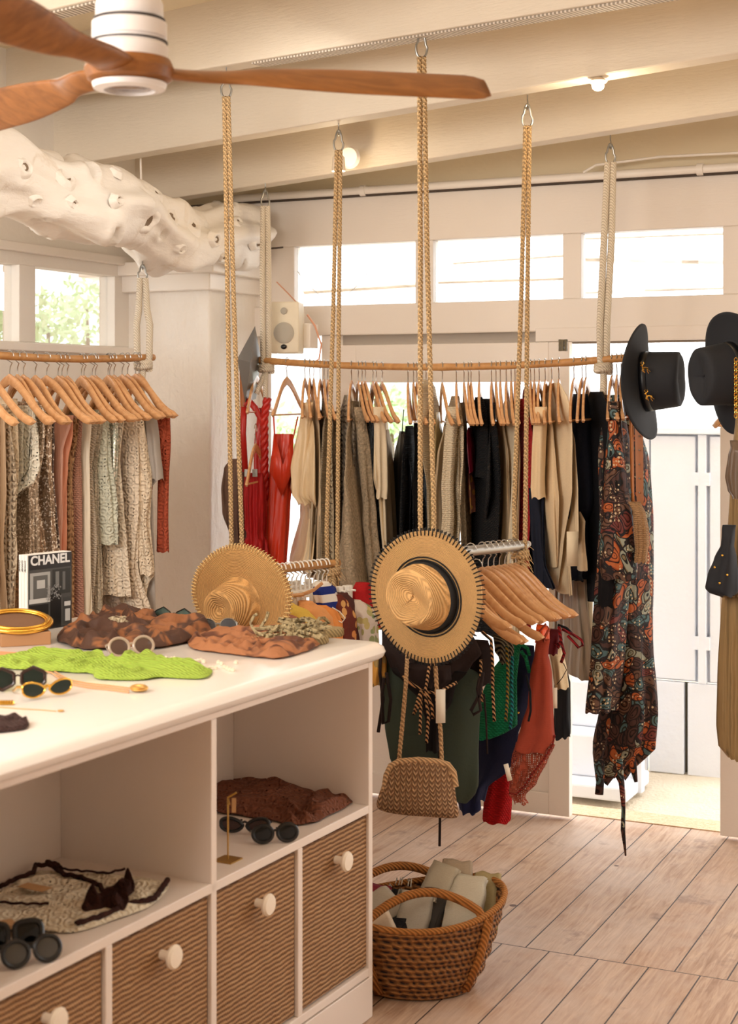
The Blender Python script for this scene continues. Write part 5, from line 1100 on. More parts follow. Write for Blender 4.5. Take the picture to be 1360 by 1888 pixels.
GR_('studded_bag', plain('black_velvet', S(14,16,24), .75), 'black studded pouch bag hanging beside the khaki dress', 'bag', [(968,1338,1350),(975,1333,1352),(990,1334,1350),(1000,1330,1352),(1030,1316,1358),(1060,1305,1360),(1085,1301,1360),(1096,1310,1358),(1098,1330,1350)], Y=4.70, ang=.2, B=.03, folds=4, amp=.04, parts=[
    ('stud', GOLD, lambda: MB().ico(P(1331,1024,4.665), .004, 8), 0, {}), ('stud', GOLD, lambda: MB().ico(P(1317,1046,4.665), .004, 8), 0, {}), ('stud', GOLD, lambda: MB().ico(P(1340,1060,4.66), .004, 8), 0, {}), ('stud', GOLD, lambda: MB().ico(P(1326,1075,4.66), .004, 8), 0, {})])
m = MB()
for i in range(17):
    c = P(1356,664+i*6.4,4.68); a_ = .6 if i % 2 else -.6
    m.tube([c+Vector((cos(a_)*.005*cos(2*pi*k/10), sin(a_)*.005*cos(2*pi*k/10), .0075*sin(2*pi*k/10))) for k in range(10)], .0014, 5, ring=True)
tag(m.build('chain', GOLD), 'gold chain strap hanging beside the right black felt hat', 'chain')
put_hanger('slim', P(1375,668,4.88), radians(-70), 'wooden hanger carrying the khaki dress at the right edge', None)
# crochet clutch on braided strap hung from the stitched hat's rail
YC = 4.42
cl = empty('crochet_clutch', P(770,1450,YC)); tag(cl, 'beige crochet clutch bag on a braided strap below the stitched straw hat', 'bag')
BRD = cloth('chunky', (206,160,112))
t = NT('crochet_stitches'); v = t.co(); sp = t.n('ShaderNodeSeparateXYZ'); t.l(v, sp.inputs[0]); wz = t.math('MULTIPLY', t.noise(v, 14, 2), .02); tri = t.math('ABSOLUTE', t.math('SUBTRACT', t.math('FRACT', t.math('MULTIPLY', t.math('ADD', sp.outputs[0], wz), 58.0)), .5))
sn = t.math('SINE', t.math('MULTIPLY', t.math('ADD', t.math('MULTIPLY', t.math('ADD', sp.outputs[2], wz), 72.0), t.math('MULTIPLY', tri, 1.5)), 6.283)); hh = t.math('MULTIPLY', t.math('MULTIPLY_ADD', sn, .5, .5), t.math('MINIMUM', t.math('MULTIPLY', tri, 5.0), 1.0)); hh = t.math('MULTIPLY_ADD', hh, .8, t.math('MULTIPLY', t.noise(v, 120, 2), .25)); t.bump(hh, 1.0, .012); CRO = t.fin(t.mix(t.ramp(hh, [(.1,(0,0,0,1)),(1.0,(1,1,1,1))]), S(128,88,56), S(226,180,134)), .9)
m = MB(); L_ = []
for (py, xl, xr, B_) in [(1402,740,800,.012),(1404,727,822,.02),(1410,716,832,.026),(1424,713,838,.032),(1450,704,838,.042),(1475,696,842,.046),(1490,692,846,.042),(1499,697,846,.03),(1504,712,840,.012)]:
    c = P((xl+xr)/2, py, YC); W = (xr-xl)/2/F*YC
    L_.append([c+Vector((W*(abs(cos(a))**.7)*(1 if cos(a) > 0 else -1), B_*sin(a)-.05*0, -.010*cos(a)*(py-1400)/100)) for a in [2*pi*j/40 for j in range(40)]])
m.loops(L_); m.build('pouch', CRO, cl, loc=cl.location, sub=1, angle=0)
m = MB(); m.tube([P(x, y, YC-.01) for x, y in ((708,1460),(712,1430),(720,1412),(735,1404),(770,1401),(805,1404),(826,1410),(836,1424),(840,1450))], .009, 10); m.build('wooden_frame', cloth('cord', (214,172,128)), cl, loc=cl.location)
for pts in ([(735,1404),(742,1330),(748,1260),(752,1190),(758,1100),(770,1030)], [(814,1404),(812,1350),(806,1290),(802,1220),(796,1150),(788,1030)]):
    twisted([P(x, y, YC+(.02 if y > 1200 else .09)) for x, y in pts], .0065, .04, 6).build('braided_strap', cloth('cord', (206,166,122)), cl, loc=cl.location, angle=0)
# ------------------------------------------------------------------ things on the worktop
def T(px, py, z=TOPZ, dz=0.0): Y = F*(H-z)/(py-HY); return Vector(((px-CX)/F*Y, Y, z+dz))
def heap(poly, name, mat, label, cat, h=.018, z=TOPZ, seed=0, rings=30, fold=.5, freq=16, parent=None, grp=None, sub=2, parts=(), frill=0):
    """a soft crumpled cloth lying on a surface; poly = outline points"""
    pts = [T(x, y, z) for x, y in poly]; n = len(pts); fine = []
    for i in range(n):
        a, b, c, d = pts[i-1], pts[i], pts[(i+1) % n], pts[(i+2) % n]
        for k in range(9):
            t_ = k/9; fine.append(.5*((2*b)+(-a+c)*t_+(2*a-5*b+4*c-d)*t_*t_+(-a+3*b-3*c+d)*t_**3))
    c0 = sum(fine, Vector())/len(fine); L_ = []
    L_.append([p.copy() for p in fine])
    for k in range(rings+1):
        s_ = 1-(k/rings)**1.15*.96; lp = []
        for p in fine:
            q = c0+(p-c0)*s_; e = min(1, (1-s_)*5+.12); r_ = abs(noise.noise(q*freq+Vector((seed,0,0))))*2; r2 = noise.noise(q*freq*2.7+Vector((0,seed,0)))
            w_ = noise.noise(q*freq*.8+Vector((seed,3,1))); r3 = 1-abs(sin(q.x*freq*1.1+q.y*freq*2.6+w_*7+seed))
            lp.append(Vector((q.x, q.y, z+.0025+h*min(1,e*1.6)*(.30+fold*(.35*r_+.75*r3)+.18*r2+.10*(1-s_)))))
        L_.append(lp)
    m = MB(); m.loops(L_, cap0=True); o = m.build(name, mat, parent, loc=Vector((c0.x, c0.y, z)) if not parent else parent.location, angle=0); o.modifiers.new('s','SUBSURF').render_levels = 1
    if label: tag(o, label, cat, grp)
    return o
CAMO = cloth('patch', (80,54,42), (146,94,60)); CAMO2 = cloth('patch', (166,110,74), (100,62,46))
heap([(105,1182),(112,1168),(150,1160),(185,1142),(205,1140),(255,1142),(300,1152),(350,1160),(385,1166),(392,1174),(360,1184),(290,1198),(250,1196),(200,1200),(150,1199),(120,1192)], 'scarf', CAMO, 'crumpled brown and orange patterned scarf in front of the books', 'scarf', h=.040, seed=3, fold=1.0, freq=12)
m = MB(); 
heap([(190,1166),(215,1160),(262,1168),(230,1176),(200,1172)], 'beaded_collar', cloth('chunky', (214,196,164)), 'cream beaded piece tucked in the crumpled brown scarf', 'necklace', h=.05, seed=8)
heap([(346,1190),(352,1180),(400,1170),(450,1170),(520,1170),(575,1178),(590,1190),(570,1202),(520,1216),(480,1215),(420,1208),(360,1200)], 'scarf', CAMO2, 'folded orange scarf with brown spots before the rope sandals', 'scarf', h=.026, seed=5, fold=1.0, freq=14)
NEON = cloth('knit', (178,206,84))
heap([(0,1218),(45,1208),(52,1202),(75,1206),(130,1210),(180,1212),(200,1222),(230,1218),(262,1212),(290,1212),(320,1226),(352,1228),(388,1236),(390,1246),(370,1254),(300,1252),(262,1256),(200,1256),(175,1252),(168,1244),(130,1242),(60,1238),(0,1234),(-30,1228)], 'knit_top', NEON, 'neon green knitted top stretched across the worktop', 'top', h=.022, seed=2, fold=.9, freq=13)
heap([(-40,1330),(20,1326),(50,1334),(53,1342),(40,1348),(0,1353),(-40,1356)], 'scarf', cloth('knit', (74,52,48)), 'dark brown knitted end near the front edge at the left', 'scarf', h=.02, seed=7)
m = MB()
R = rnd(4)
for k in range(5):
    m2 = []
for k in range(26):
    p = T(300+k*5.4, 1214+R.uniform(0,18)+k*.35, TOPZ, .004); m.ico(p, .006, 6)
tag(m.build('beaded_mat', plain('cream_beads', S(236,222,200), .5)), 'cream beaded lace strip lying behind the neon green top', 'necklace', kind='stuff')
# books with the black and white cover
bks = empty('book', T(50,1165)); A_ = Vector((.625,.78,0)).normalized(); Bn = Vector((-A_.y, A_.x, 0)); bpos = T(50,1166)
COVER = NT('book_cover'); COVER.p.inputs['Specular IOR Level'].default_value = .5; v = COVER.co(); cvm = COVER.fin(S(34,32,34), .3); WHT = plain('white_paper', S(240,236,230), .6); 
bh_ = .213; bw_ = .158
tag(bks, 'front upright book with white capitals on its black and white cover', 'book', 'upright white books')
m = MB(); m.box(bpos+A_*bw_/2+Bn*.006+Z*bh_/2, (bw_, .011, bh_), (A_, Bn, Z)); m.build('pages', WHT, bks, loc=bks.location, bevel=.001, smooth=False)
m = MB(); m.box(bpos+A_*(bw_/2+.002)-Bn*.0005+Z*bh_/2, (bw_-.004, .001, bh_-.002), (A_, Bn, Z)); m.build('cover', cvm, bks, loc=bks.location, smooth=False)
def cvrect(x0, x1, z0, z1, g, d, nm='cover_picture'):
    m = MB(); m.box(bpos+A_*(bw_*(x0+x1)/2+.001)-Bn*(.0012+d*.0003)+Z*bh_*(z0+z1)/2, (bw_*(x1-x0), .0003, bh_*(z1-z0)), (A_, Bn, Z)); return m.build(nm, plain('print_grey_%d' % g, S(g,g,g-2), .35), bks, loc=bks.location, smooth=False)
for a in ((.03,.98,.02,.80,70,0),(.05,.50,.42,.76,170,1),(.12,.44,.42,.72,95,2),(.20,.38,.55,.66,190,3),(.55,.96,.45,.78,40,1),(.62,.70,.50,.75,120,2),(.78,.84,.50,.74,100,2),(.03,.52,.36,.42,205,1),(.03,.46,.02,.34,24,1),(.08,.20,.08,.26,170,2),(.24,.36,.05,.22,140,2),(.50,.74,.02,.46,14,3),(.56,.68,.40,.54,20,4),(.80,.97,.04,.40,60,1),(.84,.95,.08,.24,190,2),(.82,.96,.28,.34,205,3)): cvrect(*a)
m = MB(); R = rnd(31)
for k in range(60):
    x_ = R.uniform(.42,.74); z_ = R.uniform(.38,.58); q = bpos+A_*(bw_*x_)-Bn*.003+Z*bh_*z_; m.box(q, (.006*R.uniform(.4,1.4), .0003, .002*R.uniform(.5,1.5)), ((A_*cos(k)+Z*sin(k)).normalized(), Bn, (Z*cos(k)-A_*sin(k)).normalized()))
m.build('cover_picture', plain('print_grey_160', S(150,150,148), .4), bks, loc=bks.location, smooth=False)
def text(s_, size, loc, xdir, up, mat, root, name='lettering', sx=1.0, ext=.0004, bold=.0):
    c = bpy.data.curves.new(name, 'FONT'); c.body = s_; c.size = size; c.extrude = ext; c.align_x = 'LEFT'; c.align_y = 'BOTTOM'; c.offset = bold
    t_ = bpy.data.objects.new(name+'_tmp', c); COL.objects.link(t_); dg = bpy.context.evaluated_depsgraph_get(); me = bpy.data.meshes.new_from_object(t_.evaluated_get(dg)); bpy.data.objects.remove(t_); bpy.data.curves.remove(c)
    z = xdir.cross(up); 
    for v_ in me.vertices: p = v_.co; v_.co = (Vector(loc)+xdir*p.x*sx+up*p.y+z*p.z)-root.location
    me.materials.clear(); me.materials.append(mat); o = bpy.data.objects.new(name, me); COL.objects.link(o); o.parent = root; me.name = name
    return o
text('CHANEL', .036, bpos+A_*.010-Bn*.0022+Z*(bh_*.83), A_, Z, plain('print_white', S(235,235,235), .5), bks, sx=1.0, bold=.0011)
for i in (1, 2):
    bo = bpos+Bn*(.0125*i)+Vector((0,0,0)); r_ = empty('book', bo); tag(r_, ['','middle one of the three upright white books','rearmost one of the three upright white books, at the left'][i], 'book', 'upright white books')
    m = MB(); m.box(bo+A_*bw_/2+Bn*.006+Z*bh_/2, (bw_, .011, bh_), (A_, Bn, Z)); m.build('pages', WHT, r_, loc=r_.location, bevel=.001, smooth=False)
    text('CHANEL', .0085, bo-A_*.0005+Bn*.0035+Z*(bh_*.93), -Z, Bn*-1 if False else Bn*1.0, plain('print_grey_90', S(90,90,90), .5), r_, bold=.0002)
text('CHANEL', .0085, bpos-A_*.0005+Bn*.0035+Z*(bh_*.93), -Z, Bn, plain('print_grey_90', S(90,90,90), .5), bks, bold=.0002)
# gold oval frame on a tan box
bx = empty('box', T(50,1205)); c = T(38,1196); ax1 = Vector((.93,.36,0)); ax2 = Vector((-.36,.93,0))
tag(bx, 'flat tan card box under the gold oval frame', 'box')
m = MB(); m.box(T(42,1185)+Z*.017, (.13,.115,.034), (ax1, ax2, Z)); m.build('lid', plain('tan_card', S(172,126,86), .7), bx, loc=bx.location, bevel=.002, smooth=False)
m = MB(); m.box(T(5,1212)+Z*.005-ax2*.02, (.20,.10,.008), (Vector((.95,-.3,0)), Vector((.3,.95,0)), Z)); tag(m.build('pouch', plain('peach_card', S(226,160,116), .6), bevel=.002, smooth=False), 'flat peach coloured sleeve under the tan box', 'sleeve')
gf = empty('oval_frame', T(42,1185)+Z*.036); tag(gf, 'gold oval frame leaning on the tan box at the left edge', 'frame')
nrm = Vector((.12,-.30,.95)).normalized(); e1 = Vector((1,.25,0)); e1 = (e1-nrm*e1.dot(nrm)).normalized(); e2 = nrm.cross(e1); gc = T(40,1186)+Z*.058+Vector((-.012,0,0))
for (ra_, rb_, rr, dz) in ((.088,.062,.0065,0),(.080,.055,.005,.006),(.074,.050,.003,.003)):
    m = MB(); m.tube([gc+nrm*dz+e1*ra_*cos(2*pi*k/56)+e2*rb_*sin(2*pi*k/56) for k in range(56)], rr, 10, ring=True); m.build('rim', GOLD, gf, loc=gf.location)
m = MB(); m.lathe([(.0005,0),(.075,0),(.076,-.003)], 48, gc-nrm*.001, (e1, e2*.68, nrm)); m.build('backing', plain('brown_velvet', S(120,86,62), .8), gf, loc=gf.location)
# eyewear
def specs(c, yaw, label, frame, lens, w_=.062, h_=.052, rr=.0045, up=.35, shape='round', arms=True, z=TOPZ, lensm=None, bridge=None, lean=.0, grp=None, sc_=1.0):
    root = empty('sunglasses', Vector((c.x, c.y, z))); tag(root, label, 'sunglasses', grp)
    up *= .8; a = Vector((cos(yaw), sin(yaw), 0)); b0 = Vector((-sin(yaw), cos(yaw), 0)); n_ = (b0*-cos(up)+Z*sin(up)).normalized(); u_ = (Z*cos(up)+b0*sin(up)).normalized()
    hh = h_*sc_*.5; cc = Vector((c.x, c.y, z))+u_*(hh+rr)+Z*.001
    for s_ in (-1, 1):
        lc = cc+a*s_*w_*.58*sc_; pts = []
        for k in range(28):
            t_ = 2*pi*k/28; x_ = cos(t_); y_ = sin(t_)
            if shape == 'square': x_ = abs(x_)**.6*(1 if x_ > 0 else -1); y_ = abs(y_)**.6*(1 if y_ > 0 else -1)
            if shape == 'cat': y_ = y_*(.85 if y_ < 0 else .7)+(.25*x_*s_ if y_ > 0 else 0); x_ *= 1.05
            if shape == 'hex': q = 1/ max(abs(cos(t_)), abs(cos(t_-pi/3)), abs(cos(t_+pi/3)))*.93; x_ = q*cos(t_); y_ = q*sin(t_)
            pts.append(lc+a*x_*w_*.47*sc_+u_*y_*hh)
        m = MB(); m.tube(pts, rr*sc_, 8, ring=True); m.build('rim', frame, root, loc=root.location)
        m = MB(); m.loops([[lc+(p-lc)*k+n_*d for p in pts] for k, d in ((.98,.0),(.6,.002),(.05,.0025))], cap0=False); m.build('lens', lens, root, loc=root.location)
        if arms:
            s0 = lc+a*s_*w_*.47*sc_+u_*hh*.4; m = MB(); m.tube([s0, s0-n_*.02+a*s_*.004, s0+b0*.09*sc_-a*s_*.02+Z*(-s0.z+z+.006), s0+b0*.115*sc_-a*s_*.03+Z*(-s0.z+z+.003)], .0028*sc_, 8, flat=.6); m.build('temple', frame, root, loc=root.location)
    m = MB(); m.tube([cc-a*w_*.13*sc_+u_*hh*.2, cc+u_*hh*.35, cc+a*w_*.13*sc_+u_*hh*.2], (bridge or .003)*sc_, 8); m.build('bridge', frame, root, loc=root.location)
    return root
TORT = cloth('patch', (40,24,18), (150,92,40)); TORT = plain('tortoise', S(52,32,24), .25); GLS = plain('dark_green_lens', S(34,42,36), .12, 0, .3); SMK = plain('smoky_lens', S(92,70,60), .12, 0, .25); CLR = plain('clear_taupe_frame', S(176,154,134), .2, 0, .7); BLENS = plain('black_lens', S(10,10,12), .1, 0, .35)
specs(T(244,1212), radians(24), 'round sunglasses with clear taupe frames between the brown scarf and green top', CLR, SMK, .054, .046, .0040, .45)
specs(T(315,1156), radians(-28), 'large green mirrored sunglasses behind the crumpled brown scarf', plain('black_frame', S(20,20,20), .2), plain('mirror_green', S(60,76,70), .08, .3, .4), .062, .05, .002, .35, 'hex')
specs(T(402,1170), radians(10), 'silver framed sunglasses at the foot of the floppy straw hat', STEEL, plain('mirror_grey', S(80,82,88), .08, .3, .4), .05, .042, .0018, .5)
m = MB(); m.box(T(436,1170)+Z*.006, (.05,.03,.0012), (Vector((.8,.5,.1)).normalized(), Vector((-.5,.8,0)).normalized(), Z)); tag(m.build('card_tag', plain('kraft_card', S(190,146,98), .8), smooth=False), 'small brown card tag beside the silver framed sunglasses', 'tag')
specs(T(33,1274), radians(15), 'tortoiseshell and gold sunglasses further from the counter edge', TORT, GLS, .058, .044, .0042, .25, 'hex', bridge=.002)
specs(T(88,1288), radians(38), 'gold rimmed cat eye sunglasses on the worktop beside the gold chain', GOLD, GLS, .054, .040, .0022, .15, 'cat', bridge=.0016)
m = MB()
for k in range(5): m.ico(T(2+k*5, 1300, TOPZ, .005), .006, 7)
tag(m.build('earrings', GOLD), 'small gold earrings lying before the tortoiseshell sunglasses', 'earrings')
# shell pendant and chains
sh = empty('pendant_necklace', T(256,1275)); tag(sh, 'gold shell pendant necklace with peach cords near the counter edge', 'necklace')
m = MB(); L_ = []
for k in range(9):
    t_ = pi*(k+.1)/8.2; L_.append([T(256,1276,TOPZ,.009)+Vector((.021*cos(t_), .014*sin(t_)*cos(a)*(1+.12*cos(9*a)), .009*sin(t_)*sin(a)*(1+.12*cos(7*a)))) for a in [2*pi*j/30 for j in range(30)]])
m.loops(L_); m.build('shell', plain('worn_gold', S(230,184,110), .3, .85), sh, loc=sh.location)
CORD = plain('peach_cord', S(218,164,116), .5, .2)
for dy, o_ in ((0,0),(4,3),(8,-2)):
    m = MB(); m.tube([T(x, y+dy, TOPZ, .003) for x, y in ((238,1271),(200,1266),(160,1262),(130,1256),(110,1246),(95,1236+o_),(70,1232),(50,1238))], .0018, 6); m.build('cord', CORD, sh, loc=sh.location)
m = MB(); m.tube([T(x, y, TOPZ, .002) for x, y in ((-20,1304),(30,1308),(80,1311),(104,1313))], .0009, 5); q = m.build('necklace', plain('worn_gold', S(230,184,110), .3, .85)); tag(q, 'thin gold necklace with a leaf charm near the front left of the worktop', 'necklace')
m = MB(); m.ico(T(112,1313,TOPZ,.003), .008, 8, (1,.5,.3)); m.build('charm', plain('worn_gold', S(230,184,110), .3, .85), q, loc=q.location)
# rope sandals
JUTE = cloth('cord', (186,164,120)); 
for i, (cpx, cpy, lab) in enumerate(((592,1186,'left jute sole sandal with tangled rope straps'),(612,1176,'right jute sole sandal partly behind the other one'))):
    r_ = empty('sandal', T(cpx-60, cpy-2)); tag(r_, lab, 'sandal', 'pair of rope sandals'); a = Vector((.97,.2 if i == 0 else .12,0)).normalized(); b = Vector((-a.y,a.x,0)); e = T(cpx, cpy)
    if i: e += Vector((.012,.03,0))
    m = MB(); L_ = []; outl = []
    for k in range(40):
        t_ = 2*pi*k/40; x_ = cos(t_); wy = .036+(.008*x_); outl.append((x_*.105, wy*(abs(sin(t_))**.8)*(1 if sin(t_) > 0 else -1)))
    for zz, s_ in ((0,.96),(.004,1),(.018,1),(.022,.96),(.023,.6),(.0235,.1)): L_.append([e-a*.085+a*x*s_+b*y*s_+Z*(zz+.001) for x, y in outl])
    m.loops(L_); m.build('jute_sole', cloth('cord', (176,154,112)), r_, loc=r_.location)
    R = rnd(40+i)
    for q in range(9 if i == 0 else 6):
        pts = []; x0 = R.uniform(-.17,-.02); 
        for k in range(7):
            pts.append(e+a*(x0+R.uniform(-.03,.05)+k*.006)+b*(-.045+.09*k/6)+Z*(.020+.020*sin(pi*k/6)+R.uniform(0,.012)))
        m = MB(); m.tube(pts, .0050, 6); m.build('rope_strap', cloth('chunky', (198,178,136)), r_, loc=r_.location)
    if i == 0:
        for pp in ([(466,1160),(462,1148),(468,1136),(474,1132)], [(478,1160),(486,1148),(492,1138),(494,1128)]):
            m = MB(); m.tube([P(x, y, e.y+.02) for x, y in pp], .0042, 6); m.build('rope_tie', cloth('chunky', (206,186,144)), r_, loc=r_.location)
# ------------------------------------------------------------------ things on the shelves
SZ = .566
def TS(px, py, dz=0): return T(px, py, SZ, dz)
TRIM = cloth('teddy', (66,34,26))
ct = heap([(-40,1660),(0,1648),(22,1636),(60,1616),(75,1608),(105,1612),(160,1616),(232,1618),(290,1626),(312,1634),(300,1655),(270,1678),(210,1700),(140,1722),(80,1720),(30,1712),(-40,1704)], 'crochet_cardigan', cloth('lace', (222,208,182)), 'cream crochet top with dark brown trim on the open shelf', 'top', h=.022, z=SZ, seed=12, fold=.5, freq=10)
def trim(pts, r=.0055, dz=.020, name='trim', mat=None):
    m = MB(); q = [TS(x, y, dz) for x, y in pts]; f_ = []
    for i in range(len(q)-1):
        for k in range(5): f_.append(q[i].lerp(q[i+1], k/5)+Vector((0,0,.0015*sin(i*5+k*2))))
    f_.append(q[-1]); m.tube(f_, r, 8); return m.build(name, mat or TRIM, ct, loc=ct.location, angle=0)
trim([(0,1652),(22,1640),(62,1624),(66,1610)]); trim([(66,1612),(92,1610),(118,1628),(150,1634),(185,1650),(190,1662)]); trim([(86,1606),(104,1610),(112,1618)], .006); trim([(112,1618),(150,1622),(200,1626),(230,1618)], .0028)
trim([(140,1716),(180,1704),(215,1690),(230,1680),(262,1674),(285,1668),(298,1650),(309,1634)], .0065, .014); trim([(0,1681),(50,1684),(90,1683)], .003)
o = heap([(148,1682),(165,1672),(185,1668),(215,1655),(232,1640),(248,1644),(250,1656),(236,1668),(240,1680),(225,1690),(200,1684),(170,1688),(155,1690)], 'trim_bow', TRIM, None, None, h=.045, z=SZ, seed=14, fold=.8, parent=ct)
m = MB(); m.box(TS(64,1658,.026), (.07,.032,.0012), (Vector((.85,-.5,0)).normalized(), Vector((.5,.85,0)).normalized(), Z)); q = m.build('card_tag', plain('kraft_card', S(190,146,98), .8), ct, loc=ct.location, smooth=False); q['label'] = 'brown card swing tag'
specs(TS(62,1782), radians(32), 'round black sunglasses at the front of the open shelf', BLK, plain('grey_lens', S(74,70,64), .1, 0, .35), .054, .046, .0045, .5, z=SZ)
specs(TS(22,1752), radians(20), 'chunky black sunglasses behind the round pair on the open shelf', BLK, BLENS, .056, .044, .006, .5, 'square', z=SZ)
m = MB(); m.box(TS(-6,1720,.03), (.05,.05,.002), (Vector((.85,.5,0)).normalized(), Vector((-.5,.85,0)).normalized(), Z)); m.bb(0,0,0,0,0,0); m = MB(); c = TS(0,1725); m.box(c+Z*.012, (.06,.04,.024), (Vector((.85,.5,0)).normalized(), Vector((-.5,.85,0)).normalized(), Z)); tag(m.build('box', plain('kraft_card', S(190,146,98), .8), bevel=.001, smooth=False), 'small brown card box behind the black sunglasses on the open shelf', 'box')
heap([(400,1452),(430,1436),(445,1446),(480,1452),(520,1450),(560,1462),(600,1466),(640,1472),(650,1482),(630,1496),(600,1510),(580,1520),(540,1524),(500,1516),(440,1506),(400,1500),(380,1480)], 'crochet_shawl', cloth('lace', (112,62,38)), 'dark brown crochet shawl heaped on the right open shelf', 'shawl', h=.034, z=SZ, seed=21, fold=.8, freq=8)
heap([(404,1456),(440,1444),(520,1456),(600,1472),(636,1480),(590,1508),(540,1518),(460,1504),(404,1494)], 'shawl_lining', cloth('knit', (92,48,28)), 'dark brown knit lying under the crochet shawl', 'shawl', h=.026, z=SZ, seed=21, fold=.8, freq=8)
specs(TS(508,1556), radians(14), 'black oval sunglasses nearest the front of the right open shelf', BLK, BLENS, .052, .040, .0045, .35, z=SZ)
specs(TS(450,1540), radians(-6), 'brown tinted black sunglasses left of the oval pair on the right open shelf', BLK, plain('brown_lens', S(60,38,32), .1, 0, .35), .056, .04, .0045, .35, 'cat', z=SZ)
js = empty('jewellery_stand', TS(420,1586)); tag(js, 'small brass jewellery stand with a T bar on the right open shelf', 'stand')
BR = plain('aged_brass', S(176,136,66), .4, .8); c = TS(420,1586)
m = MB(); m.box(c+Z*.0015, (.05,.05,.003), CAX); m.build('base', BR, js, loc=js.location, smooth=False)
m = MB(); m.tube([c, c+Z*.148], .0022, 8); m.build('post', BR, js, loc=js.location)
m = MB(); m.tube([c+Z*.146-CD*.03-Vector((.022,0,.012)), c+Z*.146, c+Z*.158+Vector((.020,.0,0))], .0026, 8); m.build('bar', BR, js, loc=js.location)
m = MB(); m.box(c+Vector((.014,0,.128)), (.010,.001,.034)); m.build('earring_card', plain('kraft_card', S(190,146,98), .8), js, loc=js.location, smooth=False)
# ------------------------------------------------------------------ woven basket with folded cloths
bk_ = empty('basket', (.135,4.295,0)); tag(bk_, 'large woven straw basket of folded cloths standing on the floor beside the counter', 'basket')
t = NT('basket_weave'); v = t.co(); ch = t.wave(v, 21, 1.2, 'Z', det=1); dg1 = t.wave(v, 26, 3, 'DIAGONAL', det=2, ds=2); hh = t.math('ADD', t.math('MULTIPLY', ch, .7), t.math('MULTIPLY', dg1, .6)); t.bump(hh, 1.0, .014)
hol = t.math('LESS_THAN', hh, .16); cbk = t.mix(t.ramp(hh, [(.1,(0,0,0,1)),(1.0,(1,1,1,1))]), S(96,56,22), t.mix(t.noise(v, 18, 4), S(156,98,46), S(190,130,70))); BASK = t.fin(t.mix(hol, cbk, S(40,20,10)), .8)
def rimz(a, s_=1): return .232+.022*cos(a-.5)+.014*cos(2*(a-.3))
m = MB(); L_ = []; NS = 30
prof = [(.150,.0),(.170,.015),(.186,.05),(.198,.10),(.207,.15),(.214,.20),(.222,1.0)]
def bpt(a, k, off=0.0):
    # k 0..1 up the side
    z_ = rimz(a)*k; r = .124+.094*(k**.6)+off; rip = .0035*sin(k*NS*1.15); return bk_.location+Vector((1.14*(r+rip)*cos(a), .86*(r+rip)*sin(a), z_))
for k in range(0, 61): L_.append([bpt(2*pi*j/72, k/60) for j in range(72)])
for k in range(60, -1, -3): L_.append([bpt(2*pi*j/72, k/60, -.010) for j in range(72)])
m.loops(L_, cap0=True, cap1=True); m.build('woven_body', BASK, bk_, loc=bk_.location, angle=0)
m = MB(); pts = [bpt(2*pi*j/80, 1, -.004)+Z*.004 for j in range(80)]; m.tube(pts, .009, 8, ring=True); m.build('rim', cloth('cord', (178,116,58)), bk_, loc=bk_.location, angle=0)
HM = cloth('cord', (176,112,54))
for (a0, a1, yy, hgt, lean) in ((-2.25,-.72,-.0,.068,.05),(2.6,1.25,.0,.055,.03)):
    p0, p1 = bpt(a0, .98), bpt(a1, .98); pts = [bpt(a0, .1, .006), bpt(a0, .5, .008), bpt(a0, .9, .008)]
    for k in range(1, 14):
        s_ = k/14; pts.append(p0.lerp(p1, s_)+Z*hgt*sin(pi*s_)**.8+Vector((0, lean*sin(pi*s_)-.0, 0)))
    pts += [bpt(a1, .9, .008), bpt(a1, .5, .010), bpt(a1, .1, .006)]
    m = MB(); m.tube(pts, .0125, 10); m.build('handle', HM, bk_, loc=bk_.location, angle=0)
    m = MB()
    for a_, sgn in ((a0, 1), (a1, 1)):
        for d_ in (-.04, .04):
            m = MB(); m.tube([bpt(a_+d_, k, .006) for k in (.08,.3,.6,.9,1.0)], .006, 6); m.build('handle_strap', HM, bk_, loc=bk_.location, angle=0)
rolls = [(-.120,-.040,.200,.050,.15,(226,204,176),'rolled cream towel at the left of the basket','rolled'),(-.115,.015,.235,.05,.5,(168,156,138),'grey beige rolled cloth with a spiral end in the basket','rolled'),(-.150,.085,.245,.045,.8,(120,30,40),'red striped folded cloth at the back left of the basket','stripe'),
 (-.05,.035,.24,.05,1.1,(24,22,24),'black fringed cloth in the basket','black'),(-.015,-.015,.235,.045,1.2,(176,166,150),'greige tasselled cloth beside the black one in the basket','cloth'),(.035,.0,.235,.04,.9,(64,58,52),'dark grey folded cloth in the middle of the basket','cloth'),
 (.065,.065,.285,.045,.8,(176,164,142),'khaki folded cloth leaning at the back of the basket','cloth'),(.115,.085,.29,.04,1.5,(160,140,116),'brown beige folded cloth at the back of the basket','cloth'),(.135,.01,.275,.05,1.3,(190,180,160),'pale grey folded cloth at the right of the basket','cloth'),(.195,.045,.275,.035,1.4,(158,140,100),'olive folded cloth at the far right of the basket','cloth')]
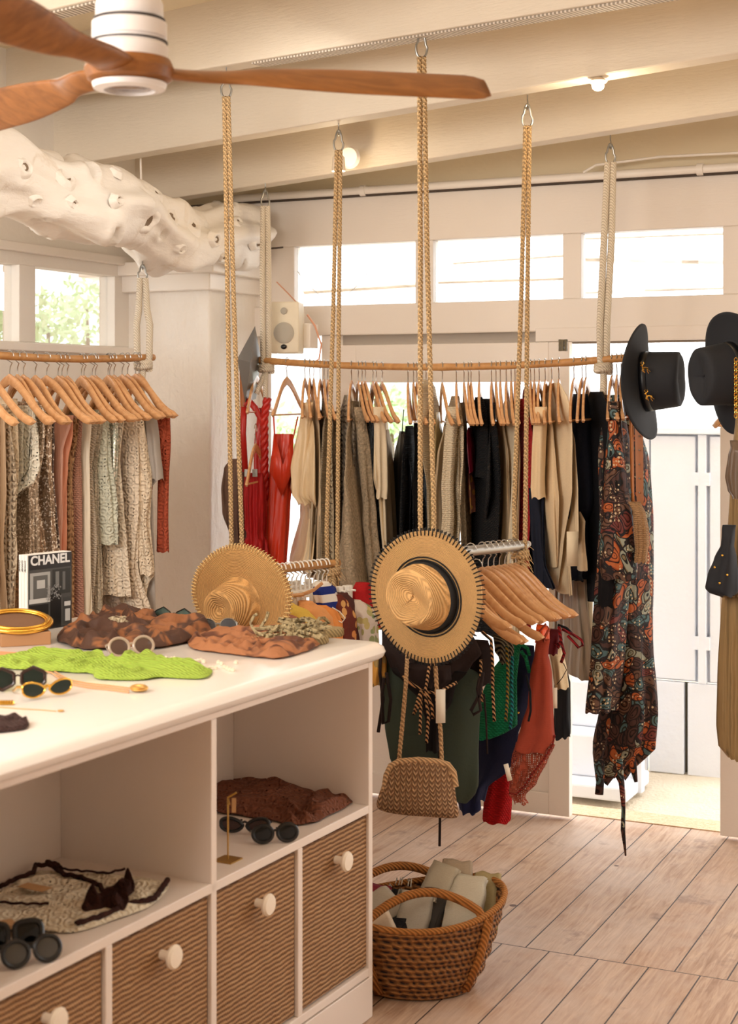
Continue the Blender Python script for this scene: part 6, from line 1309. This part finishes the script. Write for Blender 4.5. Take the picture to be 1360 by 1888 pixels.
for i, (x, y, z_, r_, yaw, c_, lab, k_) in enumerate(rolls):
    c = bk_.location+Vector((x, y, z_-.035)); R = rnd(i+60); mt = cloth('stripe', (196,184,166), c_) if k_ == 'stripe' else cloth('linen', c_)
    d = Vector((cos(yaw)*.55, sin(yaw)*.55, .62 if i > 3 else .25)).normalized(); s1 = d.cross(Z).normalized(); s2 = s1.cross(d); m = MB(); L_ = []
    fl = .42 if i >= 4 else 1.0
    if i < 2:
        for q in range(15):
            s_ = q/14; rr = r_*(1 if .05 < s_ < .95 else .9); L_.append([c+d*(s_-.65)*.17+s1*rr*cos(a)*(1+.05*sin(3*a+s_*4+i))+s2*rr*sin(a)*(1+.06*sin(4*a+i)) for a in [2*pi*j/36 for j in range(36)]])
        for kk in range(1, 12):
            L_.append([c+d*(.35*.17-.009*(kk % 2))+s1*r_*.9*(1-kk/12)*cos(a)+s2*r_*.9*(1-kk/12)*sin(a) for a in [2*pi*j/36 for j in range(36)]])
        m.loops(L_)
    else:
        prof = []; NP = 4 if i % 2 else 5
        for q in range(NP):                       # the cloth is folded back and forth
            zz = (q/(NP-1)-.5)*r_*.75; sg = 1 if q % 2 else -1
            prof += [(-sg*r_*.9, zz), (-sg*r_*.3, zz+.002), (sg*r_*.4, zz-.001), (sg*r_*.92, zz)]
            if q < NP-1: prof.append((sg*r_*1.02, zz+r_*.375/(NP-1)))
        for q in range(14):
            s_ = q/13; L_.append([c+d*((s_-.6)*.17+.010*noise.noise(Vector((x_*30,y_*30,i)))*(1 if q > 10 else 0))+s1*(x_+.006*noise.noise(Vector((s_*4,i,0))))+s2*(y_*(1-.25*s_)+.012*sin(s_*2.2+i)+.004*noise.noise(Vector((x_*25,s_*5,i*3+y_*60)))) for x_, y_ in prof])
        m.loops(L_, closed=False)
    o = m.build('rolled_towel' if i < 2 else 'folded_cloth', mt, loc=c, angle=0); tag(o, lab, 'towel' if i < 2 else 'cloth', 'cloths in the woven basket')
    if i >= 2: mo = o.modifiers.new('t','SOLIDIFY'); mo.thickness = .005
    if i in (3, 4):
        m = MB()
        for q in range(22):
            a = R.uniform(0, 2*pi); p0 = c+d*.06+s1*r_*cos(a)+s2*r_*fl*sin(a); m.tube([p0, p0+d*.01+s1*.01*cos(a), p0+s1*.016*cos(a)-Z*.016], .0018, 4)
        q = m.build('fringe', cloth('chunky', (214,204,186)), o, loc=o.location); q['kind'] = 'stuff'
